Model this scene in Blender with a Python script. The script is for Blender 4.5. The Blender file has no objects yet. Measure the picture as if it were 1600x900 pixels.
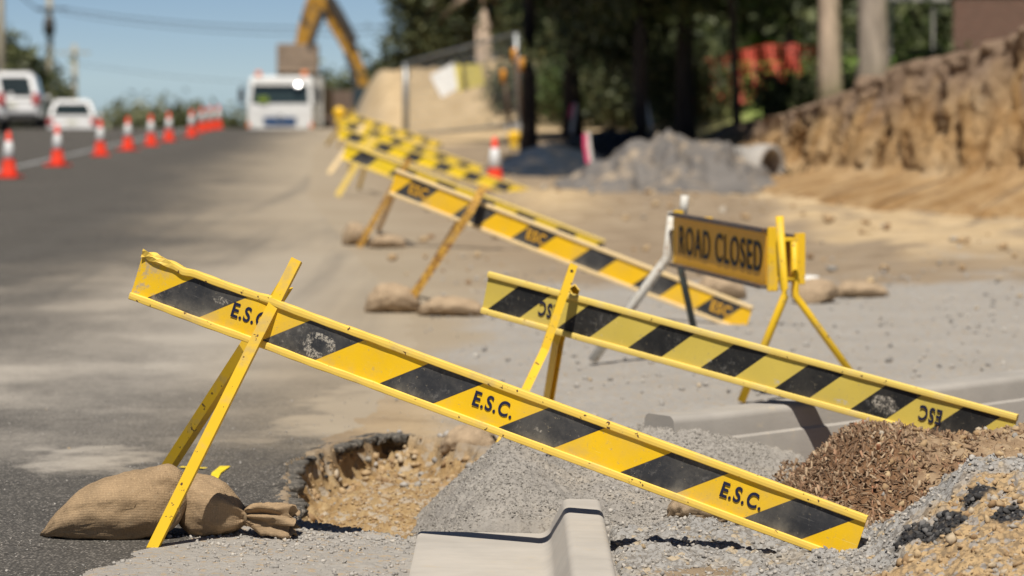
import bpy, bmesh, math, random
import numpy as np
from mathutils import Vector, Matrix
R = math.radians
random.seed(7)
rng = np.random.default_rng(11)
sc = bpy.context.scene
col = sc.collection

# ------------------------------------------------------------------ camera, sky, sun, exposure
CAMH = 1.468
PITCH = math.atan(324 / 5000.0)
cam_d = bpy.data.cameras.new("camera")
cam_d.sensor_width = 36.0
cam_d.lens = 36.0 * 5000 / 1600
cam_d.clip_start = 0.2
cam_d.clip_end = 6000
cam_d.dof.use_dof = True
cam_d.dof.focus_distance = 9.95
cam_d.dof.aperture_fstop = 3.3
cam = bpy.data.objects.new("camera", cam_d)
col.objects.link(cam)
cam.location = (0, 0, CAMH)
cam.rotation_euler = (R(90) - PITCH, 0, 0)
sc.camera = cam

SUN_EL, SUN_AZ = R(61), R(7)
world = bpy.data.worlds.new("World")
sc.world = world
world.use_nodes = True
wn = world.node_tree
bg = wn.nodes["Background"]
sky = wn.nodes.new("ShaderNodeTexSky")
sky.sky_type = 'NISHITA'
sky.sun_disc = False
sky.sun_elevation = SUN_EL
sky.sun_rotation = math.pi + SUN_AZ
sky.air_density = 0.42
sky.dust_density = 0.0
sky.ozone_density = 3.0
wn.links.new(sky.outputs[0], bg.inputs[0])
bg.inputs[1].default_value = 0.060
sd = bpy.data.lights.new("sun", 'SUN')
sd.energy = 5.0
sd.angle = R(0.53)
sd.color = (1.0, 0.95, 0.87)
sun = bpy.data.objects.new("sun", sd)
col.objects.link(sun)
SV = Vector((math.sin(SUN_AZ) * math.cos(SUN_EL), math.cos(SUN_AZ) * math.cos(SUN_EL), -math.sin(SUN_EL)))
sun.rotation_euler = SV.to_track_quat('-Z', 'Y').to_euler()
sun.location = (0, 0, 20)
sc.view_settings.view_transform = 'Standard'
sc.view_settings.look = 'None'
sc.view_settings.gamma = 1.0
sc.view_settings.exposure = 0.16
sc.cycles.max_bounces = 6
sc.cycles.use_denoising = True
sc.cycles.sample_clamp_indirect = 4

# ------------------------------------------------------------------ placing helpers
cT, sT = math.cos(PITCH), math.sin(PITCH)
def P(px, py, Y):
    """point seen at photo pixel (px, py) at world depth Y"""
    a, b = (px - 800) / 5000.0, (450 - py) / 5000.0
    d = (a, cT + b * sT, -sT + b * cT)
    k = Y / d[1]
    return Vector((d[0] * k, Y, CAMH + d[2] * k))
def G(px, py, z=0.0):
    """point on the level z seen at photo pixel (px, py)"""
    a, b = (px - 800) / 5000.0, (450 - py) / 5000.0
    d = (a, cT + b * sT, -sT + b * cT)
    k = (z - CAMH) / d[2]
    return Vector((d[0] * k, d[1] * k, z))

# ------------------------------------------------------------------ noise in numpy
def h2(ix, iy, seed):
    n = (ix.astype(np.int64) * 374761393 + iy.astype(np.int64) * 668265263 + seed * 1274126177) & 0xffffffff
    n = ((n ^ (n >> 13)) * 1274126177) & 0xffffffff
    n = (n ^ (n >> 16)) & 0xffffffff
    return n / 4294967295.0
def pn(x, y, seed=0):
    x = np.asarray(x, float); y = np.asarray(y, float)
    ix, iy = np.floor(x), np.floor(y)
    fx, fy = x - ix, y - iy
    ux, uy = fx * fx * fx * (fx * (fx * 6 - 15) + 10), fy * fy * fy * (fy * (fy * 6 - 15) + 10)
    def g(dx, dy):
        a = h2(ix + dx, iy + dy, seed) * 2 * np.pi
        return np.cos(a) * (fx - dx) + np.sin(a) * (fy - dy)
    n0 = g(0, 0) * (1 - ux) + g(1, 0) * ux
    n1 = g(0, 1) * (1 - ux) + g(1, 1) * ux
    return (n0 * (1 - uy) + n1 * uy) * 1.5
def fbm(x, y, o=4, seed=0, gain=0.5):
    s, a, t = 0, 1.0, 0
    for i in range(o):
        s = s + a * pn(x * 2 ** i + 17.3 * i, y * 2 ** i - 9.1 * i, seed + i)
        t += a; a *= gain
    return s / t
def worley(x, y, seed=0):
    x = np.asarray(x, float); y = np.asarray(y, float)
    ix, iy = np.floor(x), np.floor(y)
    d1 = np.full(x.shape, 9.0); idc = np.zeros(x.shape)
    for dx in (-1, 0, 1):
        for dy in (-1, 0, 1):
            cx, cy = ix + dx, iy + dy
            qx, qy = cx + h2(cx, cy, seed), cy + h2(cx, cy, seed + 5)
            d = np.hypot(x - qx, y - qy)
            m = d < d1
            d1 = np.where(m, d, d1); idc = np.where(m, h2(cx, cy, seed + 9), idc)
    return d1, idc
def clods(x, y, s, seed):
    """rounded lumps of about size s, height 0..1"""
    d, i = worley(x / s, y / s, seed)
    return np.clip(1 - (d * 1.25) ** 2, 0, 1) * (0.35 + 0.65 * i)
def ss(x, a, b):
    t = np.clip((x - a) / (b - a), 0, 1)
    return t * t * (3 - 2 * t)
def poly_sd(X, Y, pts):
    """signed distance, positive inside the polygon"""
    d = np.full(X.shape, 1e9); ins = np.zeros(X.shape, bool)
    n = len(pts)
    for i in range(n):
        ax, ay = pts[i]; bx, by = pts[(i + 1) % n]
        ex, ey = bx - ax, by - ay
        t = np.clip(((X - ax) * ex + (Y - ay) * ey) / (ex * ex + ey * ey), 0, 1)
        d = np.minimum(d, np.hypot(X - ax - t * ex, Y - ay - t * ey))
        c = ((ay > Y) != (by > Y))
        xi = ax + (Y - ay) / (ey if ey else 1e-9) * ex
        ins ^= c & (X < xi)
    return np.where(ins, d, -d)

# ------------------------------------------------------------------ mesh helpers
def tag(o, label, cat, group=None, kind=None):
    o['label'] = label; o['category'] = cat
    if group: o['group'] = group
    if kind: o['kind'] = kind
    return o
def link(name, me, mat=None, parent=None):
    o = bpy.data.objects.new(name, me)
    col.objects.link(o)
    if mat is not None:
        for m in (mat if isinstance(mat, (list, tuple)) else [mat]): me.materials.append(m)
    if parent is not None: o.parent = parent
    return o
def empty(name, loc=(0, 0, 0), rz=0.0, label=None, cat=None, group=None):
    o = bpy.data.objects.new(name, None)
    o.empty_display_size = 0.1
    o.location = loc; o.rotation_euler = (0, 0, rz)
    col.objects.link(o)
    if label: tag(o, label, cat, group)
    return o
def copy_tree(o, parent=None):
    c = o.copy(); col.objects.link(c); c.parent = parent
    for ch in list(o.children): copy_tree(ch, c)
    return c
def np_mesh(name, V, F, smooth=False, attrs=None):
    V = np.asarray(V, np.float32); F = np.asarray(F, np.int32)
    me = bpy.data.meshes.new(name)
    me.vertices.add(len(V)); me.vertices.foreach_set("co", V.ravel())
    k = F.shape[1]
    me.loops.add(F.size); me.loops.foreach_set("vertex_index", F.ravel())
    me.polygons.add(len(F))
    me.polygons.foreach_set("loop_start", np.arange(0, F.size, k, dtype=np.int32))
    me.polygons.foreach_set("loop_total", np.full(len(F), k, np.int32))
    if smooth: me.polygons.foreach_set("use_smooth", np.ones(len(F), bool))
    for n, a in (attrs or {}).items():
        if a.ndim == 1:
            at = me.attributes.new(n, 'FLOAT', 'POINT'); at.data.foreach_set("value", a.astype(np.float32))
        else:
            at = me.attributes.new(n, 'FLOAT_COLOR', 'POINT'); at.data.foreach_set("color", a.astype(np.float32).ravel())
    me.update(calc_edges=True); me.validate()
    return me
def grid_faces(ny, nx, keep=None):
    i = np.arange(ny * nx).reshape(ny, nx)
    F = np.stack([i[:-1, :-1], i[:-1, 1:], i[1:, 1:], i[1:, :-1]], -1).reshape(-1, 4)
    return F if keep is None else F[keep.ravel()]
def compact(V, F, attrs):
    u, inv = np.unique(F.ravel(), return_inverse=True)
    return V[u], inv.reshape(F.shape), {k: a[u] for k, a in attrs.items()}

class MB:
    """collects shapes, builds one mesh object"""
    def __init__(s): s.bm = bmesh.new()
    def box(s, c, size, rot=None, bev=0.0, mi=0):
        bm = bmesh.new()
        bmesh.ops.create_cube(bm, size=1)
        for v in bm.verts: v.co = Vector((v.co.x * size[0], v.co.y * size[1], v.co.z * size[2]))
        if bev: bmesh.ops.bevel(bm, geom=bm.edges[:], offset=bev, segments=2, affect='EDGES')
        M = Matrix.Translation(Vector(c)) @ (rot.to_4x4() if rot is not None else Matrix())
        return s._add(bm, M, mi)
    def _add(s, bm, M, mi=0):
        mp = {}
        for v in bm.verts: mp[v] = s.bm.verts.new(M @ v.co)
        for f in bm.faces:
            try:
                g = s.bm.faces.new([mp[v] for v in f.verts]); g.material_index = mi; g.smooth = f.smooth
            except ValueError: pass
        bm.free(); return s
    def tube(s, pts, r, seg=10, cap=True, smooth=True, mi=0, sq=None, up=None):
        """round tube, or a rectangular bar when sq=(w, d)"""
        pts = [Vector(p) for p in pts]
        rr = r if isinstance(r, (list, tuple)) else [r] * len(pts)
        loops = []
        up0 = Vector(up) if up else Vector((0, 0, 1))
        for i, p in enumerate(pts):
            a = pts[max(i - 1, 0)]; b = pts[min(i + 1, len(pts) - 1)]
            t = (b - a).normalized()
            x = t.cross(up0)
            if x.length < 1e-3: x = t.cross(Vector((1, 0, 0)))
            x.normalize(); y = x.cross(t)
            if sq:
                w, d = sq
                off = [(-w / 2, -d / 2), (w / 2, -d / 2), (w / 2, d / 2), (-w / 2, d / 2)]
            else:
                off = [(rr[i] * math.cos(2 * math.pi * k / seg), rr[i] * math.sin(2 * math.pi * k / seg)) for k in range(seg)]
            loops.append([s.bm.verts.new(p + x * u + y * v) for u, v in off])
        n = len(loops[0])
        for a, b in zip(loops, loops[1:]):
            for k in range(n):
                f = s.bm.faces.new((a[k], a[(k + 1) % n], b[(k + 1) % n], b[k])); f.smooth = smooth and not sq; f.material_index = mi
        if cap:
            s.bm.faces.new(loops[0][::-1]).material_index = mi
            s.bm.faces.new(loops[-1]).material_index = mi
        return s
    def lathe(s, c, prof, seg=24, axis='Z', smooth=True, mi=0, M=None):
        bm = bmesh.new(); loops = []
        for r, z in prof:
            loops.append([bm.verts.new((r * math.cos(2 * math.pi * k / seg), r * math.sin(2 * math.pi * k / seg), z)) for k in range(seg)])
        for a, b in zip(loops, loops[1:]):
            for k in range(seg):
                f = bm.faces.new((a[k], a[(k + 1) % seg], b[(k + 1) % seg], b[k])); f.smooth = smooth
        if prof[0][0] > 1e-4: bm.faces.new(loops[0][::-1])
        if prof[-1][0] > 1e-4: bm.faces.new(loops[-1])
        if M is None:
            M = Matrix.Translation(Vector(c))
            if axis == 'X': M = M @ Matrix.Rotation(R(90), 4, 'Y')
            if axis == 'Y': M = M @ Matrix.Rotation(R(-90), 4, 'X')
        return s._add(bm, M, mi)
    def prism(s, poly, a, b, axis='X', bev=0.0, mi=0):
        """polygon (list of 2D) extruded from a to b along axis; 2D is (Y,Z) for X, (X,Z) for Y, (X,Y) for Z"""
        def m(p, t): return {'X': (t, p[0], p[1]), 'Y': (p[0], t, p[1]), 'Z': (p[0], p[1], t)}[axis]
        bm = bmesh.new()
        A = [bm.verts.new(m(p, a)) for p in poly]; B = [bm.verts.new(m(p, b)) for p in poly]
        n = len(poly)
        bm.faces.new(A[::-1]); bm.faces.new(B)
        for k in range(n): bm.faces.new((A[k], A[(k + 1) % n], B[(k + 1) % n], B[k]))
        bmesh.ops.recalc_face_normals(bm, faces=bm.faces[:])
        if bev: bmesh.ops.bevel(bm, geom=bm.edges[:], offset=bev, segments=2, affect='EDGES')
        return s._add(bm, Matrix(), mi)
    def xf(s, M):
        for v in s.bm.verts: v.co = M @ v.co
        return s
    def build(s, name, mat, parent=None):
        bmesh.ops.recalc_face_normals(s.bm, faces=s.bm.faces[:])
        me = bpy.data.meshes.new(name); s.bm.to_mesh(me); s.bm.free()
        return link(name, me, mat, parent)

def text_mesh(body, size, thick=0.0008, offset=0.0, sx=1.0):
    cu = bpy.data.curves.new("t", 'FONT'); cu.body = body; cu.size = size
    cu.align_x = 'CENTER'; cu.align_y = 'CENTER'; cu.extrude = thick; cu.offset = offset; cu.space_character = 1.14
    o = bpy.data.objects.new("t", cu); col.objects.link(o)
    me = bpy.data.meshes.new_from_object(o)
    bpy.data.objects.remove(o); bpy.data.curves.remove(cu)
    for v in me.vertices: v.co = Vector((v.co.x * sx, -v.co.z, v.co.y))     # lies in XZ, faces -Y
    me.materials.clear()
    return me

# ------------------------------------------------------------------ material helpers
class N:
    def __init__(s, name):
        s.m = bpy.data.materials.new(name); s.m.use_nodes = True
        s.t = s.m.node_tree; s.b = s.t.nodes["Principled BSDF"]
        s.tc = s.t.nodes.new("ShaderNodeTexCoord")
        s.geo = s.t.nodes.new("ShaderNodeNewGeometry")
    def n(s, ty, **k):
        x = s.t.nodes.new(ty)
        for a, b in k.items(): setattr(x, a, b)
        return x
    def put(s, inp, v):
        if hasattr(v, 'is_output') or isinstance(v, bpy.types.NodeSocket): s.t.links.new(v, inp)
        elif isinstance(v, (tuple, list)) and len(v) == 3 and inp.type == 'RGBA': inp.default_value = (*v, 1)
        else: inp.default_value = v
    def pos(s): return s.geo.outputs['Position']
    def obj(s): return s.tc.outputs['Object']
    def vmul(s, v, k):
        x = s.n("ShaderNodeVectorMath", operation='MULTIPLY'); s.put(x.inputs[0], v); x.inputs[1].default_value = k; return x.outputs[0]
    def vadd(s, v, w):
        x = s.n("ShaderNodeVectorMath", operation='ADD'); s.put(x.inputs[0], v); s.put(x.inputs[1], w); return x.outputs[0]
    def noise(s, v, sc_, det=4, rough=.55, dist=0.0, out=0):
        x = s.n("ShaderNodeTexNoise"); s.put(x.inputs['Vector'], v); x.inputs['Scale'].default_value = sc_
        x.inputs['Detail'].default_value = det; x.inputs['Roughness'].default_value = rough; x.inputs['Distortion'].default_value = dist
        return x.outputs[out]
    def vor(s, v, sc_, feat='F1', out='Distance', rnd=1.0):
        x = s.n("ShaderNodeTexVoronoi", feature=feat); s.put(x.inputs['Vector'], v); x.inputs['Scale'].default_value = sc_
        x.inputs['Randomness'].default_value = rnd
        return x.outputs[out]
    def math(s, op, a, b=0.0, c=None, clamp=False):
        x = s.n("ShaderNodeMath", operation=op, use_clamp=clamp); s.put(x.inputs[0], a); s.put(x.inputs[1], b)
        if c is not None: s.put(x.inputs[2], c)
        return x.outputs[0]
    def ms(s, v, a, b, to0=0.0, to1=1.0):
        x = s.n("ShaderNodeMapRange", interpolation_type='SMOOTHSTEP'); s.put(x.inputs['Value'], v)
        x.inputs['From Min'].default_value = a; x.inputs['From Max'].default_value = b
        x.inputs['To Min'].default_value = to0; x.inputs['To Max'].default_value = to1
        return x.outputs[0]
    def ramp(s, f, stops):
        x = s.n("ShaderNodeValToRGB"); s.put(x.inputs[0], f)
        e = x.color_ramp.elements
        while len(e) < len(stops): e.new(0.5)
        for i, (p, c) in enumerate(stops): e[i].position = p; e[i].color = (*c, 1)
        return x.outputs[0]
    def mix(s, f, a, b, mode='MIX'):
        x = s.n("ShaderNodeMix", data_type='RGBA', blend_type=mode)
        s.put(x.inputs[0], f); s.put(x.inputs[6], a); s.put(x.inputs[7], b); return x.outputs[2]
    def attr(s, name, out='Color'):
        x = s.n("ShaderNodeAttribute", attribute_name=name); return x.outputs[out]
    def sep(s, v):
        x = s.n("ShaderNodeSeparateXYZ"); s.put(x.inputs[0], v); return x.outputs
    def bump(s, h, st=.3, dist=.01, prev=None):
        x = s.n("ShaderNodeBump"); s.put(x.inputs['Height'], h); x.inputs['Strength'].default_value = st; x.inputs['Distance'].default_value = dist
        if prev is not None: s.put(x.inputs['Normal'], prev)
        return x.outputs[0]
    def out(s, color, rough=.8, normal=None, metal=0.0, spec=.3):
        s.put(s.b.inputs['Base Color'], color); s.put(s.b.inputs['Roughness'], rough); s.put(s.b.inputs['Metallic'], metal)
        s.b.inputs['Specular IOR Level'].default_value = spec
        if normal is not None: s.put(s.b.inputs['Normal'], normal)
        return s.m

def plain(name, c, rough=.6, metal=0.0, var=.15, sc_=8.0, spec=.4, bump=0.0):
    n = N(name); f = n.noise(n.obj(), sc_, 5)
    k = n.ramp(f, [(.25, tuple(x * (1 - var) for x in c)), (.75, tuple(min(1, x * (1 + var)) for x in c))])
    return n.out(k, rough, n.bump(f, bump, .01) if bump else None, metal, spec)

def painted(name, c, chip=(.11, .055, .03), amount=.355, dirt=(.32, .27, .2), dirty=.5, sc_=42, rough=.5):
    """paint on steel with rusty chips, dust and scratches"""
    n = N(name); v = n.obj()
    base = n.mix(n.noise(v, 14, 4), tuple(x * .9 for x in c), tuple(min(1, x * 1.06) for x in c))
    d = n.ms(n.noise(v, 7, 6, .65), .5, .72, 0, dirty)
    k = n.mix(d, base, dirt)
    ch = n.ms(n.noise(v, sc_, 4, .6), 1 - amount, 1 - amount + .03)
    k = n.mix(ch, k, chip)
    return n.out(k, n.math('ADD', rough, n.math('MULTIPLY', d, .5)), n.bump(ch, -.25, .002))

def board_mat(name, x0, per, black, shift, hgt, yel, cement=.5, dirtx=0.0, honey=True, film_=1.0, blots=()):
    """retroreflective hazard stripes in the board's own x/z, scuffed and splashed with cement"""
    n = N(name); v = n.obj(); X, Y_, Z_ = n.sep(v)
    s_ = n.math('SUBTRACT', X, n.math('MULTIPLY', Z_, shift / hgt))
    s_ = n.math('DIVIDE', n.math('SUBTRACT', s_, x0), per)
    fr = n.math('FRACT', n.math('ADD', s_, 20))
    isb = n.math('LESS_THAN', fr, black)
    line = n.math('MAXIMUM', n.math('LESS_THAN', n.math('ABSOLUTE', n.math('SUBTRACT', fr, black)), .006),
                  n.math('GREATER_THAN', fr, .994))
    yy = n.mix(n.noise(v, 9, 5), tuple(q * .93 for q in yel), tuple(min(1, q * 1.05) for q in yel))
    if honey:
        hx = n.vor(v, 330, 'DISTANCE_TO_EDGE')
        yy = n.mix(n.ms(hx, .0, .12, .10, 0), yy, (.9, .62, .08))
    bb = n.mix(n.noise(v, 12, 5, .7), (.018, .019, .022) if honey else (.010, .010, .010), (.045, .046, .050) if honey else (.02, .02, .02))
    sc0 = n.math('MULTIPLY', n.ms(n.noise(v, 38, 5, .75), .50, .68), n.ms(n.noise(n.vadd(v, (2, 0, 5)), 4.5, 3), .47, .66, 0, .6))
    bb = n.mix(sc0, bb, (.20, .19, .175))
    k = n.mix(isb, yy, bb)
    k = n.mix(n.math('MULTIPLY', line, .8), k, (.012, .012, .02))
    # fine scratches both ways
    s1 = n.noise(n.vmul(v, (12, 1, 260)), 1.0, 3, .6, .6)
    s2 = n.noise(n.vmul(n.vadd(v, (3, 0, 1)), (150, 1, 40)), 1.0, 3, .6, 1.2)
    sm = n.noise(v, 3.5, 3)
    sc1 = n.math('MULTIPLY', n.ms(s1, .66, .72), n.ms(sm, .38, .60, .1, .75))
    sc2 = n.math('MULTIPLY', n.ms(s2, .69, .73), n.ms(sm, .35, .6, .15, .6))
    k = n.mix(n.math('MAXIMUM', sc1, sc2), k, n.mix(isb, (.88, .68, .20), (.20, .19, .18)))
    # dusty film, heavier along the bottom rail
    film = n.math('MULTIPLY', n.ms(n.noise(v, 6, 6, .7), .38, .75, 0, film_), n.math('ADD', .20, n.math('ADD', n.ms(Z_, .075, .02, 0, .38), n.ms(Z_, hgt - .05, hgt - .02, 0, .2))))
    k = n.mix(film, k, (.34, .30, .23))
    # cement spatter
    sp = n.math('MULTIPLY', n.ms(n.vor(v, 95), .13, .07), n.ms(n.noise(v, 13, 3, .7), .60, .66, 0, cement))
    sp2 = n.math('MULTIPLY', n.ms(n.noise(v, 75, 3, .7), .60, .66), n.ms(n.noise(n.vadd(v, (7, 0, 3)), 4.2, 2), .63, .69, 0, cement))
    k = n.mix(n.math('MAXIMUM', sp, sp2), k, (.52, .47, .38))
    for (bx, bz, r0, r1, sx_) in blots:
        dx_ = n.math('MULTIPLY', n.math('SUBTRACT', X, bx), sx_); dz_ = n.math('SUBTRACT', Z_, bz)
        rr_ = n.math('SQRT', n.math('ADD', n.math('MULTIPLY', dx_, dx_), n.math('MULTIPLY', dz_, dz_)))
        rr_ = n.math('ADD', rr_, n.math('MULTIPLY', n.math('SUBTRACT', n.noise(v, 28, 4, .7), .5), .035))
        ring = n.math('MULTIPLY', n.ms(rr_, r1, r1 - .006), n.ms(rr_, r0, r0 + .004))
        k = n.mix(n.math('MULTIPLY', ring, n.math('MULTIPLY', n.ms(n.noise(v, 120, 4, .8), .44, .56, 0, .9), n.ms(n.noise(n.vadd(v, (1, 0, 2)), 17, 4, .7), .40, .56))), k, (.50, .45, .37))
    if dirtx:
        e = n.math('MULTIPLY', n.ms(X, dirtx, .0), n.ms(n.noise(v, 22, 6, .75), .47, .60))
        k = n.mix(n.math('MULTIPLY', e, .8), k, (.40, .34, .26))
    k = n.mix(n.ms(n.noise(v, 55, 5, .75), .60, .67, 0, .55), k, (.30, .25, .17))
    return n.out(k, .55, n.bump(n.noise(v, 40, 3), .06, .004), 0, .3)

def splash_mat(name, c): return plain(name, c, .9, 0, .2, 40)

M = {}
M['yel'] = painted('yellow_paint', (.80, .50, .02))
M['yelrail'] = painted('yellow_rail_paint', (.84, .57, .10), amount=.35, dirt=(.50, .36, .17), dirty=.7)
M['creamrail'] = painted('faded_rail_paint', (.78, .58, .30), amount=.30, dirt=(.55, .45, .3), dirty=.6)
M['palrail'] = painted('pale_yellow_rail', (.80, .58, .14), amount=.33, dirt=(.6, .48, .26), dirty=.6)
M['rustleg'] = painted('rusty_orange_leg', (.62, .35, .06), amount=.47, chip=(.22, .10, .04), dirty=.6)
M['whiteleg'] = painted('white_tube_paint', (.62, .59, .52), amount=.40, chip=(.30, .18, .09))
M['greyleg'] = painted('grey_green_tube', (.10, .12, .11), amount=.36)
M['black'] = plain('black_rubber', (.02, .02, .02), .7)
M['inkblue'] = plain('dark_ink', (.012, .014, .04), .5)
M['inkgold'] = plain('gold_ink', (.62, .33, .03), .45)
M['darkin'] = plain('hollow_shade', (.03, .02, .015), .9)

def hessian(name, c):
    n = N(name); v = n.obj()
    w1 = n.n("ShaderNodeTexWave", bands_direction='X'); n.put(w1.inputs['Vector'], v); w1.inputs['Scale'].default_value = 62; w1.inputs['Distortion'].default_value = 2.2; w1.inputs['Detail Scale'].default_value = 3
    w2 = n.n("ShaderNodeTexWave", bands_direction='Z'); n.put(w2.inputs['Vector'], v); w2.inputs['Scale'].default_value = 62; w2.inputs['Distortion'].default_value = 2.2; w2.inputs['Detail Scale'].default_value = 3
    wv = n.math('MULTIPLY', w1.outputs[1], w2.outputs[1])
    big = n.noise(v, 7, 5, .6)
    k = n.ramp(big, [(.25, tuple(q * .72 for q in c)), (.5, c), (.8, tuple(q * 1.2 for q in c))])
    k = n.mix(n.ms(wv, .0, .4, .34, 0), k, tuple(q * .42 for q in c))
    k = n.mix(n.ms(n.noise(v, 130, 3, .8), .52, .66, 0, .5), k, tuple(q * 1.45 for q in c))
    k = n.mix(n.ms(n.noise(v, 90, 3, .8), .60, .7, 0, .7), k, tuple(q * .4 for q in c))
    k = n.mix(n.ms(n.noise(v, 4.5, 6, .7), .52, .7, 0, .45), k, (.22, .16, .10))
    k = n.mix(n.ms(n.noise(v, 30, 4, .7), .6, .75, 0, .5), k, (.38, .30, .2))
    b = n.bump(wv, .5, .002); b = n.bump(n.noise(v, 18, 5), .35, .02, b)
    return n.out(k, .95, b, 0, .1)
M['hessian'] = hessian('hessian_cloth', (.36, .25, .145))
M['hessian_light'] = hessian('dusty_hessian_cloth', (.42, .31, .20))

def concrete(name, c, sc_=1.0):
    n = N(name); v = n.pos()
    k = n.ramp(n.noise(v, 3 * sc_, 7, .6), [(.25, tuple(q * .82 for q in c)), (.75, tuple(min(1, q * 1.12) for q in c))])
    k = n.mix(n.ms(n.noise(n.vmul(v, (3, 25, 60)), 1, 4, .6), .5, .8, 0, .35), k, tuple(q * .72 for q in c))
    p = n.ms(n.vor(v, 70), .10, .03)
    p = n.math('MULTIPLY', p, n.ms(n.noise(v, 9, 2), .55, .7))
    k = n.mix(n.math('MULTIPLY', p, .8), k, tuple(q * .25 for q in c))
    k = n.mix(n.ms(n.noise(v, 11, 7, .75), .56, .70, 0, .5), k, (.46, .38, .27))
    b = n.bump(n.noise(v, 60, 6, .6), .18, .004); b = n.bump(p, -.5, .004, b)
    return n.out(k, .86, b, 0, .25)
M['kerb'] = concrete('cast_concrete', (.44, .40, .345))
M['kerb2'] = concrete('older_cast_concrete', (.36, .33, .29))

# ------------------------------------------------------------------ terrain functions
TOE = [(4.0, 105, 1.5), (3.4, 82, 1.25), (2.95, 62, .58), (3.05, 54, .72), (3.25, 46.5, 1.05), (3.6, 40.5, 1.50), (4.1, 35.8, 1.78), (4.9, 33.8, 2.16), (6.0, 32.6, 2.34), (8, 31.5, 2.45), (12, 30, 2.5), (24, 28, 2.6)]
def plateau(X, Y):
    best = np.full(X.shape, 1e9); H = np.zeros(X.shape); sg = np.zeros(X.shape)
    for (ax, ay, ah), (bx, by, bh) in zip(TOE, TOE[1:]):
        ex, ey = bx - ax, by - ay
        t = np.clip(((X - ax) * ex + (Y - ay) * ey) / (ex * ex + ey * ey), 0, 1)
        dx, dy = X - ax - t * ex, Y - ay - t * ey
        d = np.hypot(dx, dy); m = d < best
        best = np.where(m, d, best); H = np.where(m, ah + t * (bh - ah), H)
        sg = np.where(m, np.sign(ex * dy - ey * dx), sg)
    d = best * sg
    k = np.where((X > 2.5) & (Y > 25), ss(d, .85, 1.5), 0)
    k = np.where(Y > 52, np.where(X > 2, ss(d, -.5, 3), 0), k)
    return k, H + np.clip(d, 0, 40) * .028 + np.clip(Y - 60, 0, 30) * .018
RE_Y = [-60, 9, 9.9, 10.6, 13, 14, 17, 20, 29, 41, 70, 100, 400, 3000]
RE_X = [-1.35, -1.35, -1.15, -.85, -.75, -.62, -.5, -.62, -1.5, -2.6, -4.3, -5.3, -20, -180]
def road_edge(Y): return np.interp(Y, RE_Y, RE_X)
HOLE = [G(452, 812), G(452, 728), G(520, 700), G(590, 678), (G(690, 686)), G(735, 700), G(900, 720), G(960, 790), G(820, 835), G(640, 836), G(520, 822)]
HOLE = [(p.x, p.y) for p in HOLE]
def hole_sd(X, Y):
    nx = fbm(X * 5, Y * 5, 6, 31, .62) * .075; ny = fbm(X * 5 + 40, Y * 5, 6, 37, .62) * .15
    return poly_sd(X + nx, Y + ny, HOLE)
def crest(Y):
    z = np.where(Y > 97, -(np.clip(Y, 97, 110.8) - 97) ** 2 / 460.0, 0.0)
    z = z - np.clip(Y - 110.8, 0, 140) * .06 - np.clip(Y - 250.8, 0, 1e9) * .018
    return z
def ground_h(X, Y):
    z = crest(Y)
    near = ss(Y, 70, 14)
    z = z + fbm(X * .6, Y * .6, 3, 3) * .012 * ss(Y, 9, 14)
    e = road_edge(Y)
    off = ss(X - e + fbm(X * 2, Y * 2, 3, 5) * .15, .0, .35)           # off the asphalt
    z = z + off * (fbm(X * 1.4, Y * 1.4, 4, 8) * .02 - .012)
    z = z + off * clods(X, Y, .035, 71) * .004 * (Y < 26) + off * fbm(X * 22, Y * 22, 3, 12) * .006 * near
    # dirt ridges further back, between the gravel and the trees
    z = z + .16 * np.exp(-((X - .5 - (Y - 36) * -.02) / .9) ** 2 - ((Y - 37) / 4.5) ** 2) * (1 + .8 * fbm(X * 2, Y * .8, 4, 14))
    z = z + (.07 * (1 + fbm(X, Y * .6, 4, 15)) + .13 * fbm(X * .9, Y * .45, 4, 16)) * ss(Y, 24, 30) * ss(X, .4, 2.2) * ss(Y, 62, 50)
    z = z + .12 * np.exp(-((X - 3.6) / 1.1) ** 2 - ((Y - 26.5) / 2.2) ** 2)
    z = z + .35 * ss(Y, 52, 80) * ss(X, -2, 1)
    # sandy spoil mound behind the mesh fence
    r = np.abs((X + 1.55) / 3.3) ** 3 + np.abs((Y - 97) / 10) ** 2.4
    z = z + np.where(r < 1.6, 1.72 * ss(r, 1.25, .2) * (1 + .26 * fbm(X * .9, Y * .6, 5, 21)), 0)
    k, H = plateau(X, Y)
    z = z * (1 - k) + (H + fbm(X * .5, Y * .5, 3, 25) * .08) * k
    # the dug-out hole beside the asphalt
    m = (np.abs(X) < 2) & (Y > 9.5) & (Y < 15)
    if m.any():
        sd_ = hole_sd(X[m], Y[m])
        dz = -.15 * (.45 * ss(sd_, -.012, .02) + .55 * ss(sd_ + fbm(X[m] * 8, Y[m] * 8, 4, 47) * .05, .0, .12)) * (1 - .25 * ss(sd_, .08, .4)) + (sd_ > 0) * (fbm(X[m] * 9, Y[m] * 9, 5, 41, .65) * .04 + fbm(X[m] * 34, Y[m] * 34, 3, 48) * .012 + clods(X[m], Y[m], .07, 43) * .016 * ss(sd_, .28, .05) + clods(X[m], Y[m], .03, 44) * .015 * ss(sd_, .4, .05))
        dz = dz - .06 * ss(sd_, .0, .05) * ss(sd_, .20, .08) * ss(X[m], -.5, -.62)
        dz = dz + .012 * ss(sd_, -.05, -.01) * ss(sd_, .0, -.01)
        z[m] = z[m] + dz
    return z
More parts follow.
